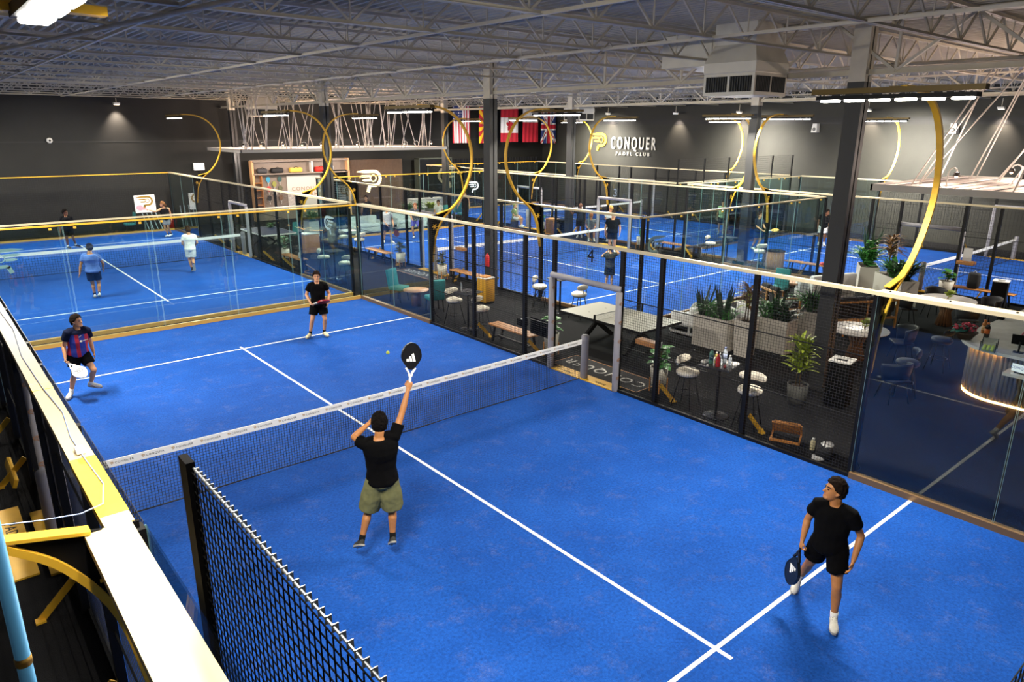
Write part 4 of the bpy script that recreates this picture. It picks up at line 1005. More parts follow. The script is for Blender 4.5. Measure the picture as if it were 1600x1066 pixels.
# ping pong table
t=thing('table_tennis_table','pale grey table tennis table with black crossed legs in the lounge aisle','table tennis table',(12.6,1.28,0))
tt=mat('pale_table_top','98968A',.45)
for s in (-1,1):
    tp=MB().box(-.7625,.7625,min(s*.008,s*1.37),max(s*.008,s*1.37),.735,.76).build('table_top',tt,t)
b=MB(); b.box(-.77,.77,-1.38,-1.37,.70,.762); b.box(-.77,.77,1.37,1.38,.70,.762); b.box(-.772,-.7625,-1.38,1.38,.70,.762); b.box(.7625,.772,-1.38,1.38,.70,.762); b.build('apron',BLACK,t)
for y in (-.75,.75):
    b=MB(); b.bar((-.6,y,-.01),(.35,y,.72),.11,.07,(0,1,0)); b.bar((.6,y,-.01),(-.35,y,.72),.11,.07,(0,1,0)); b.build('leg_frame',BLACK,t)
MB().box(-.05,.05,-.75,.75,.60,.68).build('beam',BLACK,t)
n=MB()
for i in range(62): x=-.9+i*.0295; n.box(x-.001,x+.001,-.001,.001,.765,.91)
for i in range(6): z=.77+i*.026; n.box(-.9,.9,-.001,.001,z-.001,z+.001)
n.box(-.9,.9,-.003,.003,.9,.915); n.build('net',mat('dark_net','27313A',.7),t)
for s in (-1,1): MB().box(s*.9-.02,s*.9+.02,-.02,.02,.70,.93).build('net_post',BLACK,t)
# mustard bin behind the middle column
t=thing('waste_cabinet','mustard waste cabinet with wooden lid in front of the middle court fence','bin',(12.75,7.0,0),.1)
MB().rbox(-.2,.2,-.2,.2,0.06,.80,.015).build('body',mat('mustard_panel','C08A18',.5),t); MB().box(-.18,.18,-.18,.18,-.012,.06).build('plinth',BLACK,t); MB().rbox(-.21,.21,-.21,.21,.80,.83,.008).build('lid',MARBLE,t); MB().rbox(-.16,.1,-.14,.14,.83,.88,.01).build('tray',WOOD,t)
t=thing('fire_extinguisher','red fire extinguisher hung on the middle grey column','fire extinguisher',(13.36,7.7,.98))
MB().lathe([(.01,0),(.065,0),(.07,.03),(.07,.34),(.05,.4),(.025,.42),(.025,.44)],16).build('cylinder',RED,t); b=MB(); b.bar((0,-.06,.47),(0,.06,.45),.025); b.tube([(0,.03,.45),(.06,.06,.36),(.06,.05,.15)],.012,6); b.build('valve_and_hose',BLACK,t)
# aisle side of the middle court
bench('oak bench on the near side of the middle court left of its door',13.85,15.6,H,1.7)
bench('oak bench on the near side of the middle court right of its door',13.9,9.6,H,1.6)
pot_plant('round-leaf plant in white pot beside the oak bench left of the middle door',13.95,14.1,'broad',18,.5,LEAFD,14)
pot_plant('round-leaf plant in white pot just right of the middle court door',13.8,10.95,'broad',18,.6,LEAFD,19)
t=thing('wooden_shelf','small wooden shelf box fixed on the middle court mesh','shelf',(14.2,10.3,1.1)); MB().rbox(-.1,.1,-.22,.22,0,.1,.006).build('box',WOOD,t)
# aisle beside the far left court
bench('long oak bench with bottle beside the far left court',10.5,16.4,H,1.8)
bottle('white bottle standing on the long oak bench by the far left court',10.5,15.9,.45,.05,.22,WHITEP,WCAP)
pot_plant('airy plant in grey pot beside the long oak bench',10.75,17.9,'broad',20,.6,mat('pale_leaf','7FA080',.5,0,.2,6),22)
stool('cream bar stool at the dark table behind the far left glass, left one',10.7,14.2,RA(60))
stool('cream bar stool at the dark table behind the far left glass, right one',10.75,12.6,RA(200))
high_table('small dark high table behind the glass of the far left court',10.75,13.4,.6)
t=thing('folding_stand','small folding wooden stand on the floor by the far left court fence','stand',(10.45,15.0,0),RA(-80))
b=MB(); b.bar((-.3,-.1,.02),(.3,-.1,.02),.04); b.bar((-.3,-.1,.02),(-.3,.2,.05),.03); b.bar((.3,-.1,.02),(.3,.2,.05),.03); b.bar((.3,.2,.05),(-.25,.05,.3),.03); b.build('frame',mat('honey_wood','B5793A',.5),t)
# stools near the left end of the middle court
stool('cream bar stool by the left end of the middle court, left of two',13.75,18.5,RA(80)); stool('cream bar stool by the left end of the middle court, right of two',13.85,17.3,RA(190))
high_table('small high table with pale top by the left end of the middle court',13.7,17.95,.65,0,1.05,MARBLE)
# planters and sofas of the lounge
def planter(label,x,y,rz,L,W,hh,plants,taper=0,m=None):
    t=thing('planter_box',label,'planter',(x,y,0),rz)
    b=MB(); q=lambda s,z:[(-L/2*s,-W/2*s,z),(L/2*s,-W/2*s,z),(L/2*s,W/2*s,z),(-L/2*s,W/2*s,z)]
    b.loft([q(1-taper,-.012),q(1,hh),q(.94,hh),q(.92,hh-.05)],False,False); b.build('box',m or PLW,t)
    c=MB(); c.box(-L/2*.92,L/2*.92,-W/2*.92,W/2*.92,hh-.09,hh-.06); c.build('soil',SOIL,t)
    for (px,py,kind,n,h,lm,sd) in plants:
        foliage(kind,int(n*(2 if kind=='arch' else 1.5)),h*1.12,sd).build('foliage',lm,t,(px,py,hh-.07))
        if kind=='strap': stems(h,2).build('stem',mat('plant_stem','5A4A30',.8),t,(px,py,hh-.07))
    return t
planter('long white planter of dark blade leaves nearest to the table tennis table',14.36,-.38,H,1.0,.42,.8,[(.38,0,'sword',9,.85,LEAFD,1),(.1,0,'arch',40,.75,LEAF,2),(-.25,0,'sword',11,.95,LEAFD,3),(-.36,0,'arch',26,.45,LEAF,4)])
planter('tapered white planter with a tall bronze-leaved plant beside the long planter',14.36,-1.27,0,.42,.42,.88,[(0,0,'strap',30,.95,LEAFR,5),(.03,.03,'strap',14,.85,LEAFY,6)],.18)
planter('wide white planter of drooping green leaves right of the bronze plant',15.35,-1.5,H,.85,.5,.82,[(.2,0,'arch',40,.85,LEAF,7),(-.2,0,'arch',34,.75,LEAFD,8),(.0,0,'sword',5,1.0,LEAFD,9)])
planter('white planter of dark grassy leaves just left of the large grey column',17.0,-1.5,RA(20),.85,.45,.78,[(-.15,0,'sword',14,.75,LEAFD,10),(.15,0,'arch',40,.8,LEAF,11)])
planter('white planter of mixed leaves left of the cream arc in the back lounge',24.3,.3,RA(30),1.1,.6,.85,[(-.35,0,'broad',60,1.0,LEAF,12),(.0,0,'sword',26,1.35,LEAFD,13),(.3,0,'arch',60,1.25,LEAF,14)])
planter('long white planter crossing behind the cream arc in the back lounge',23.2,-1.1,RA(50),1.7,.55,.8,[(-.5,0,'arch',50,1.15,LEAFD,15),(.1,0,'arch',50,1.15,LEAF,16),(.55,0,'strap',44,1.4,LEAFR,17)])
def sofa(label,x,y,rz,L=1.7,m=None,cush=None,wood=False):
    t=thing('sofa',label,'sofa',(x,y,0),rz); m=m or SOFAW
    if wood:
        for s in (-1,1):
            b=MB(); b.bar((s*L/2,-.4,-.01),(s*L/2,-.4,.6),.05); b.bar((s*L/2,.4,-.01),(s*L/2,.4,.8),.05); b.bar((s*L/2,-.4,.6),(s*L/2,.42,.62),.06,.035); b.bar((s*L/2,-.4,.28),(s*L/2,.4,.28),.05); b.build('side_frame',mat('teak_frame','B98A50',.5,0,.15,10),t)
        b=MB(); b.bar((-L/2,.42,.8),(L/2,.42,.8),.06,.05); b.bar((-L/2,.4,.3),(L/2,.4,.3),.06,.05); b.bar((0,.42,.3),(0,.42,.8),.04); b.bar((-L/2,-.4,.28),(L/2,-.4,.28),.06,.05); b.build('back_frame',mat('teak_frame','B98A50'),t)
        MB().rbox(-L/2+.04,L/2-.04,-.4,.3,.3,.46,.05).build('seat_cushion',DARKF,t)
        for k in (-1,1): MB().rbox(k*L/4-L/4+.03,k*L/4+L/4-.03,.2,.38,.44,.92,.06).build('back_cushion',DARKF,t)
    else:
        MB().rbox(-L/2,L/2,-.42,.42,.02,.3,.04).build('base',m,t)
        MB().rbox(-L/2+.15,L/2-.15,-.44,.2,.28,.46,.06).build('seat_cushion',m,t)
        MB().rbox(-L/2,L/2,.2,.42,.05,.82,.07).build('backrest',m,t)
        for s in (-1,1): MB().rbox(min(s*L/2,s*(L/2-.16)),max(s*L/2,s*(L/2-.16)),-.42,.25,.05,.62,.06).build('armrest',m,t)
        f=MB(); 
        for sx in (-1,1):
            for sy in (-1,1): f.box(sx*(L/2-.1)-.02,sx*(L/2-.1)+.02,sy*.34-.02,sy*.34+.02,-.012,.03)
        f.build('feet',BLACK,t)
    return t
def pillow(label,x,y,z,rz,m,tilt=60):
    mb=MB(); rings=[]
    for i in range(9):
        a=PI*i/8-PI/2; s=math.cos(a)**.6 if abs(math.cos(a))>.01 else .02
        rings.append([(.24*max(s,.05)*math.copysign(abs(math.cos(q))**.6,math.cos(q)),.24*max(s,.05)*math.copysign(abs(math.sin(q))**.6,math.sin(q)),.08*math.sin(a)) for q in [2*PI*k/20 for k in range(20)]])
    mb.loft(rings,m=M.Rotation(RA(tilt),4,'X')); o=mb.build('pillow',m,None,(x,y,z),rz); tag(o,label,'pillow'); return o
sofa('white sofa behind the long white planter in the lounge',15.3,.75,PI+.0,1.5)
sofa('white armchair with charcoal cushion just right of the bronze plant',16.5,-.35,H,1.0)
pillow('charcoal pillow on the white armchair in the lounge',16.45,-.35,.66,H,DARKF,70)
pillow('white pillow standing on the white sofa behind the long planter',14.9,.6,.68,PI,SOFAW,75)
sofa('teak sofa with charcoal cushions right of the large grey column',19.2,-1.75,RA(152),1.9,wood=True)
sofa('teak armchair with charcoal cushions left behind the large grey column',18.6,.3,RA(60),.95,wood=True)
sofa('white sofa far behind the large grey column in the back lounge',22.0,.6,RA(160),1.8)
t=thing('side_table','low teak side table beside the teak sofa','table',(18.1,-2.3,0)); MB().rbox(-.3,.3,-.3,.3,.36,.41,.02).build('table_top',WOOD,t)
for sx in (-1,1):
    for sy in (-1,1): MB().bar((sx*.24,sy*.24,-.01),(sx*.24,sy*.24,.37),.04).build('leg',WOOD,t)
def round_table(label,x,y,r,h,top,ped):
    t=thing('round_table',label,'table',(x,y,0))
    MB().lathe([(.01,h-.04),(r-.02,h-.04),(r,h-.03),(r,h-.005),(r-.01,h),(.01,h)],36).build('table_top',top,t)
    b=MB()
    for k in range(16):
        a=2*PI*k/16; b.tube([(.2*math.cos(a),.2*math.sin(a),-.012),(.11*math.cos(a),.11*math.sin(a),h*.5),(.24*math.cos(a),.24*math.sin(a),h-.04)],.03,6)
    b.build('pedestal',ped,t); return t
round_table('white round table in front of the teak sofa right of the column',16.2,-3.15,.68,.75,MARBLE,WOODD)
round_table('grey marble round table with dark chairs in the back lounge at right',21.3,-3.3,.72,.75,MARBLE,WOODD)
def small_vase(label,x,y,z):
    t=thing('bud_vase',label,'vase',(x,y,z)); MB().lathe([(.03,0),(.045,.04),(.03,.09),(.025,.1)],12).build('vase',mat('clay_vase','8A7048',.6),t); foliage('broad',8,.12,5).build('foliage',LEAFY,t,(0,0,.08)); t.children[1].scale=(.4,.4,.6)
small_vase('small vase with yellowish sprig on the white round table',16.3,-3.25,.75); small_vase('small clay vase on the grey marble round table',21.3,-3.3,.75)
def tub_chair(label,x,y,rz,m=None):
    t=thing('tub_chair',label,'chair',(x,y,0),rz); m=m or mat('dark_shell','1C1D22',.6)
    MB().rbox(-.23,.23,-.24,.2,.42,.47,.02).build('seat',m,t)
    b=MB(); rows=[]
    for z,rr in ((.46,.235),(.6,.26),(.74,.28),(.80,.28)):
        hi=[(rr*math.sin(RA(a)),rr*math.cos(RA(a))-.02,z+.06*math.cos(RA(a))) for a in range(-100,101,20)]; rows.append(hi)
    vs=[q for r in rows for q in r]; n=len(rows[0]); fs=[(i*n+k,i*n+k+1,(i+1)*n+k+1,(i+1)*n+k) for i in range(3) for k in range(n-1)]
    b.add(vs,fs,True); o=b.build('backrest',m,t); o.modifiers.new('thick','SOLIDIFY').thickness=.03
    for sx in (-1,1):
        for sy in (-1,1): MB().tube([(sx*.15,sy*.14,.43),(sx*.23,sy*.22,-.012)],.013,6).build('leg',BLACK,t)
tub_chair('dark shell chair left of the grey marble round table',20.6,-2.5,RA(40)); tub_chair('dark shell chair behind the grey marble round table',22.1,-2.7,RA(-45)); tub_chair('dark shell chair in front of the grey marble round table',20.5,-4.1,RA(130)); tub_chair('dark shell chair right of the grey marble round table',22.0,-4.15,RA(-130))
tub_chair('dark shell chair right of the white round table',16.95,-3.9,RA(-140)); tub_chair('dark shell chair in the shade behind the near glass post',14.0,-4.95,RA(150),mat('navy_shell','0E1428',.6))
pot_plant('tall yellow-green plant in a grey pot in front of the large column',12.4,-3.75,'croton',150,1.22,LEAFY,31,False,.21,.40,mat('grey_concrete_pot','3E3E3B',.8))
t=thing('waste_bin','tall black waste bin with white lid behind the yellow-green plant','bin',(12.9,-4.35,0),.15)
def binb(t):
    MB().rbox(-.2,.2,-.2,.2,-.012,.93,.01).build('body',BLACKP,t); b=MB(); b.box(-.21,.21,-.21,-.1,.93,.96); b.box(-.21,.21,.1,.21,.93,.96); b.box(-.21,-.1,-.1,.1,.93,.96); b.box(.1,.21,-.1,.1,.93,.96); b.build('lid',WHITEP,t)
binb(t)
t=thing('waste_bin','black waste bin with white lid before the far right column','bin',(24.3,-3.7,0),.15); binb(t)
# lounge edge of the far right court
bench('oak bench left of the padded door of the far right court',25.15,2.9,H,1.8); bench('oak bench with backpack beside the far right court',25.05,-3.0,H,1.9)
tag(MB().rbox(-.09,.09,-.07,.07,0,.1,.04).build('pink_pouch',mat('pink_cloth','C9606C',.8),None,(25.15,2.35,.45)),'small pink pouch on the oak bench left of the padded far right door','pouch')
pot_plant('green plant in white pot in front of the far right court door',24.8,-2.05,'broad',26,.4,LEAF,41,True,.22,.45)
def backpack(label,x,y,z,rz,m):
    t=thing('backpack',label,'backpack',(x,y,z),rz); MB().rbox(-.17,.17,-.12,.12,0,.52,.08).build('body',m,t); MB().rbox(-.12,.12,-.17,-.1,.05,.28,.03).build('front_pocket',mat('light_grey_nylon','B5B8BC',.7),t)
    b=MB()
    for s in (-1,1): b.tube([(s*.08,-.10,.5),(s*.13,-.17,.38),(s*.15,-.14,.1)],.014,6)
    b.tube([(-.05,0,.51),(0,0,.58),(.05,0,.51)],.012,6); b.build('strap',mat('light_grey_nylon','B5B8BC'),t)
backpack('black and grey backpack on the oak bench by the far right court',25.0,-2.75,.45,H,mat('black_nylon','141518'))
t=thing('menu_stand','white framed notice on the wooden shelf by the far right door','notice',(25.3,-2.35,1.25),-H); MB().box(-.13,.13,-.01,.01,0,.42).build('board',mat('grey_paper','C9C8C6',.6),t); 
t=thing('wooden_shelf','small wooden shelf box on the far right court mesh','shelf',(25.3,-2.35,1.14)); MB().rbox(-.14,.14,-.25,.25,0,.11,.006).build('box',WOOD,t)
# seating between the middle and the far right court
high_table('small dark high table between the middle and far right courts',25.0,6.4,.6); stool('cream bar stool left of the small table in the back aisle',24.95,7.2,RA(20)); stool('cream bar stool right of the small table in the back aisle',24.75,4.75+.0,RA(160))

for (x,y,z,ch,l) in ((14.33,4.0,1.72,'4','black number 4 fixed on the near mesh of the middle court'),(25.52,13.2,2.34,'3','pale number 3 fixed on the aisle mesh of the back court')):
    b=MB(); put(b,text_mb(ch,.55,.012),frame((0,0,0),(0,-1,0),(0,0,1))); tag(b.build('court_number',BLACK if ch=='4' else mat('pale_number','8FA0B8',.6),None,(x,y,z)),l,'number sign')

stool('cream bar stool left of the dark table beyond the table tennis table',13.55,5.35,RA(40)); stool('cream bar stool right of the dark table beyond the table tennis table',13.75,3.85,RA(190))
high_table('small dark high table beyond the pale table tennis table',13.75,4.65,.6)
teal_chair('teal chair facing left at the stone table beyond the near fence',22.9,1.1,RA(160)); teal_chair('teal chair with curved back beside the ribbed wooden tub table',23.1,-.1+1.2+.0,RA(10)) if False else None
t=thing('coffee_table','low square wooden table beside the teal chair beyond the near fence','table',(21.6,1.35,0),.3); MB().rbox(-.4,.4,-.4,.4,.4,.45,.01).build('table_top',mat('pale_pink_wood','B98A6A'),t)
for sx in (-1,1):
    for sy in (-1,1): MB().bar((sx*.32,sy*.32,-.01),(sx*.32,sy*.32,.41),.05).build('leg',BLACK,t)
teal_chair('teal chair left of the low square table at the end of the middle court',20.3,1.3,RA(-80))
t=thing('drum_table','ribbed wooden drum table in the aisle end behind the middle court glass','table',(25.0,4.2,0)); b=MB()
for k in range(24): a=2*PI*k/24; b.tube([(.3*math.cos(a),.3*math.sin(a),-.012),(.3*math.cos(a),.3*math.sin(a),.75)],.04,6)
b.build('ribbed_drum',WOOD,t); MB().lathe([(.01,.75),(.36,.75),(.36,.78),(.01,.785)],24).build('table_top',BLACKP,t)
# aisle right of the middle court further back
bench('oak bench in the aisle right of the middle court far door',25.0,9.2,H,1.7)
backpack('striped black backpack on the floor by the aisle bench',24.95,7.85,-.012,H,mat('black_nylon','141518'))
backpack('black and white racket bag leaning on the far end of the aisle bench',24.9,10.35,-.012,H,mat('black_nylon','141518'))
pot_plant('spiky plant in white pot at the far door of the middle court',24.95,11.0,'sword',12,.55,LEAF,51)
pot_plant('bushy plant in a box pot in the back aisle under the curtain',25.0,17.9,'broad',22,.4,LEAF,52)
t=thing('wood_cabinet','small wooden cabinet beside the black speaker in the back aisle','cabinet',(25.0,17.0,0)); MB().rbox(-.25,.25,-.3,.3,-.012,.8,.01).build('body',WOOD,t); MB().box(-.255,-.25,-.27,.27,.05,.75).build('door',WOODD,t)
t=thing('loudspeaker','black loudspeaker box beside the small wooden cabinet in the back aisle','loudspeaker',(25.0,16.35,0)); MB().rbox(-.22,.22,-.25,.25,-.012,.8,.02).build('cabinet',BLACKP,t); MB().lathe([(.13,0),(.12,.01),(.02,.02)],18,frame((-.222,0,.5),(0,-1,0),(0,0,1))).build('grille',mat('speaker_cone','2B2B2E',.6),t)
b_,r_=(24.95,14.2),RA(-40)
person('person in grey shirt seated in the back aisle below the bald man',b_,r_,{},base_pose=SIT,skin='b',shirt='6A7078',shorts='2E3036',hair='8A5A3C',vox=.012,look=(.5,.8,0))
def stool_low(label,x,y): 
    t=thing('pouf',label,'stool',(x,y,0)); MB().lathe([(.2,-.012),(.22,.03),(.22,.38),(.19,.44),(.01,.45)],20).build('cushion',DARKF,t)
stool_low('dark pouf under the person in grey shirt in the back aisle',24.95,14.2)
# lounge left of the middle court, in front of the pro shop
sofa('long white sofa with pillows before the pro shop counter, left one',17.2,23.6,0,2.4); sofa('white sofa before the pro shop counter, right one',20.4,23.8,0,2.0)
pillow('white pillow with pink print on the left long white sofa',16.5,23.5,.66,.2,mat('pink_print','E2C4C8',.9,0,.2,8),70); pillow('white pillow on the right end of the left long white sofa',17.9,23.5,.66,-.2,SOFAW,70)
planter('grey planter of spiky leaves behind the right white sofa',22.2,25.2,0,2.6,.5,.8,[(-.9,0,'arch',40,.8,LEAF,61),(-.2,0,'broad',40,.5,LEAF,62),(.6,0,'arch',44,.7,LEAFY,63)],0,mat('grey_planter','6F6F6A',.7))
planter('white planter of agave-like leaves left of the white sofas',14.9,24.2,0,.7,.7,.75,[(0,0,'arch',40,1.0,mat('grey_green_leaf','4F7A5C',.5,0,.2,6),64)])
teal_chair('teal chair left of the white sofas seen through the far left glass',13.2,22.6,RA(190)); teal_chair('teal lounge chair just left of the long white sofa',15.2,23.0,RA(-120)); teal_chair('teal chair under the woman in black top right of the white sofas',24.4,24.2,RA(180)); teal_chair('teal chair behind the woman in black top',25.0,25.6,RA(150)); teal_chair('teal chair beside the far spiky planter',23.2,24.0,RA(-30))
t=thing('wood_cabinet','small wooden cabinet with jar near the teal chair by the far left glass','cabinet',(12.6,19.6,0)); MB().rbox(-.35,.35,-.3,.3,-.012,.8,.01).build('body',WOOD,t); MB().rbox(-.37,.37,-.32,.32,.8,.83,.008).build('worktop',MARBLE,t)
pot_plant('small green plant in tall white pot beside the dark blue table top',12.2,22.9,'broad',16,.3,LEAF,66,False,.26,.75)
t=thing('table_tennis_table','dark blue table tennis table before the pro shop','table tennis table',(11.7,22.0,0),H); MB().box(-1.37,1.37,-.76,.76,.735,.76).build('table_top',mat('navy_table_top','1A2858',.4),t); b=MB(); b.box(-1.38,1.38,-.77,-.76,.7,.763); b.box(-1.38,1.38,.76,.77,.7,.763); b.box(-1.38,-1.37,-.77,.77,.7,.763); b.box(1.37,1.38,-.77,.77,.7,.763); b.build('white_edge',WHITE,t)
for sx in (-1,1): b=MB(); b.bar((sx*.8,-.5,-.01),(sx*.8,.5,.73),.06); b.bar((sx*.8,.5,-.01),(sx*.8,-.5,.73),.06); b.build('leg_frame',BLACK,t)
b_,r_=(18.4,24.9),RA(-40)
person('man in dark top standing behind the long white sofas',b_,r_,{},skin='b',shirt='22252E',shorts='2A2C34',hair='2A1C14',vox=.013,long_pants=True)
b_,r_=(24.0,23.4),RA(-45)
person('woman in black crop top standing by the teal chairs',b_,r_,dict(er=(-.3,-.1,1.15),wr=(-.4,-.2,.95)),skin='b',shirt='131315',shorts='1B1C20',hair='3A2618',tank=True,long_pants=True,hairlen=1,vox=.012)
b_,r_=(22.6,24.1),RA(-45)
person('person in pale top seated by the spiky planter',b_,r_,{},base_pose=SIT,skin='b',shirt='C9C4BC',shorts='B9A58C',hair='3A2618',hairlen=1,vox=.013)
b_,r_=(25.0,22.4),RA(-40)
person('person in dark shirt and white cap seated right of the middle column',b_,r_,{},base_pose=SIT,skin='b',shirt='15171A',shorts='2A2D33',cap='E6E4E0',long_pants=True,vox=.012)
b_,r_=(25.05,20.2),RA(30)
person('person in green shirt and white shorts seated left of a floodlight bracket',b_,r_,{},base_pose=SIT,skin='b',shirt='7A8A5A',shorts='D8D6D2',hair='6A7040',vox=.012)
for i,(x,y,l) in enumerate(((25.0,22.4,'dark pouf under the person in the white cap'),(25.05,20.2,'dark pouf under the person in green shirt'),(22.6,24.1,'dark pouf under the person in pale top by the planter'))): stool_low(l,x,y)
# pro shop at the back
Y=31.95
t=thing('shop_shelving','tall wooden shop shelving with rackets and bags on the back wall','shelving',(17.75,Y-.35,0))
b=MB(); b.box(-3.05,3.0,.0,.12,0,3.5); b.build('back_panel',mat('taupe_panel','8C7F74',.6,0,.06,3),t)
for x,z1 in ((-3.05,3.45),(3.0,3.5)): MB().box(x-.06,x+.06,-.35,.05,0,z1).build('side_panel',mat('pale_oak','D8A878',.5),t)
for z in (3.38,2.66): MB().box(-3.05,3.0,-.35,.05,z,z+.07).build('shelf',mat('taupe_panel','8C7F74'),t)
MB().box(.55,.65,-.33,.02,2.72,3.38).build('divider',WHITEP,t)
for k in range(5): b=MB(); b.box(-2.95,-2.55,-.3,.0,.5+.42*k,.54+.42*k); b.box(-2.57,-2.53,-.3,.0,.5+.42*k,.92+.42*k); b.build('cubby_shelf',WOOD,t)
pn=MB().box(-.95,1.2,-.05,.0,.55,2.55).build('white_panel',mat('white_lacquer','D9D2CC',.4),t)
b=MB(); put(b,text_mb('CONQUER',.32,.02,spacing=1.3),frame((.25,-.06,1.75),(1,0,0),(0,0,1))); put(b,text_mb('THE GAME',.32,.02,spacing=1.3),frame((.25,-.06,1.38),(1,0,0),(0,0,1))); b.build('panel_lettering',mat('tan_letter','A88A6A',.5),pn)
for i,(x,z,c,l) in enumerate(((15.65,2.05,'3F9AC0','light blue racket on the shop wall, top left'),(16.35,2.05,'3A5A58','dark green racket on the shop wall, top right'),(16.0,1.78,'9A9A50','olive racket on the shop wall between the two columns'),(15.65,1.52,'C0504A','red-white racket on the shop wall below the light blue one'),(16.35,1.52,'6A6A50','dark olive racket on the shop wall below the dark green one'),(16.0,1.25,'DAD6D0','white racket on the shop wall below the olive one'),(15.65,.98,'3A3A3C','dark grey racket on the shop wall, lowest left'),(16.35,.98,'8A6A50','brown racket on the shop wall, lowest right'))):
    racket(l,(x,Y-.42,z),(0,0,1),(0,-1,0),c,'C8C6C2')
def bag(label,x,z,w,c):
    t=thing('racket_bag',label,'bag',(x,Y-.5,z)); mb=MB(); mb.rbox(-w/2,w/2,-.16,.16,0,.30,.1); mb.build('body',mat('bag_'+c,c,.7),t); b=MB(); b.tube([(-w*.2,-.1,.28),(0,-.12,.36),(w*.2,-.1,.28)],.015,6); b.build('handle',BLACK,t)
bag('white and black racket bag on the top shop shelf, far left',15.3,2.73,.6,'3A3A3E'); bag('black racket bag on the top shop shelf',16.2,2.73,.75,'17171A'); bag('yellow racket bag on the top shop shelf',17.35,2.73,.8,'D8B84E'); bag('red racket bag on the top shop shelf right of the divider',18.95,2.73,.75,'D8281E')
t=thing('display_rack','black slatted display rack right of the white shop panel','rack',(19.8,Y-.6,0)); b=MB()
for k in range(22): b.box(-.75,.75,-.02,.02,.35+.11*k,.41+.11*k)
b.build('slats',BLACKP,t); b=MB(); b.box(-.8,-.75,-.1,.1,-.012,2.8); b.box(.75,.8,-.1,.1,-.012,2.8); b.box(-.8,.8,-.1,.1,2.74,2.8); b.build('frame',BLACK,t)
bag('white shoes box on top of the black slatted rack',19.6,2.8,.4,'C9CCD0'); 
t=thing('feature_wall','brown slatted feature wall with a glowing winged emblem','wall panel',(23.05,Y-.12,0))
MB().box(-1.95,1.95,0,.1,-.012,3.35).build('panel',mat('brown_slat_wall','5E4A3A',.6,0,.1,6),t); b=MB()
for k in range(52): b.box(-1.93+k*.075,-1.90+k*.075,-.02,0,0,3.35)
b.build('slats',mat('brown_slat_wall','5E4A3A'),t)
b=MB(); emblem(b,1.75,-.05,.0,frame((-.55,-.05,1.85),(1,0,0),(0,0,1))); b.build('glowing_emblem',mat('lit_emblem','FFE2B0',.4,emit=2.6),t)
t=thing('shop_counter','white shop counter in front of the brown feature wall','counter',(24.2,27.8,0)); MB().rbox(-1.2,1.2,-.35,.35,-.012,1.05,.02).build('front',WHITEP,t); MB().rbox(-1.25,1.25,-.4,.4,1.05,1.1,.01).build('worktop',MARBLE,t)
t=thing('monitor','small dark monitor on the white shop counter','monitor',(24.6,27.8,1.1)); MB().box(-.28,.28,-.02,.02,.1,.45).build('screen',BLACKP,t); MB().box(-.05,.05,-.05,.05,0,.12).build('stand',BLACK,t)
t=thing('dark_glass_booth','dark glass-fronted booth right of the brown feature wall','booth',(27.3,Y-.7,0)); MB().box(-1.3,1.3,0,.55,-.012,3.3).build('shell',mat('booth_black','0E0F12',.3),t); b=MB(); b.box(-1.36,-1.3,-.03,.55,-.012,3.35); b.box(1.3,1.36,-.03,.55,-.012,3.35); b.box(-1.36,1.36,-.03,.55,3.3,3.38); b.build('frame',mat('green_grey_frame','4A4F46',.6),t)
t=MB(); n=260; vs=[]
for i in range(n+1):
    x=28.9+i*(37.0-28.9)/n; d=.06*math.sin(i*.75)+.03*math.sin(i*.31)
    vs+=[(x,Y-.25+d,.0),(x,Y-.25+d,3.25)]
t.add(vs,[(2*i,2*i+2,2*i+3,2*i+1) for i in range(n)],True); tag(t.build('curtain',mat('black_curtain','111113',.95)),'long pleated black curtain along the back wall under the flags','curtain')
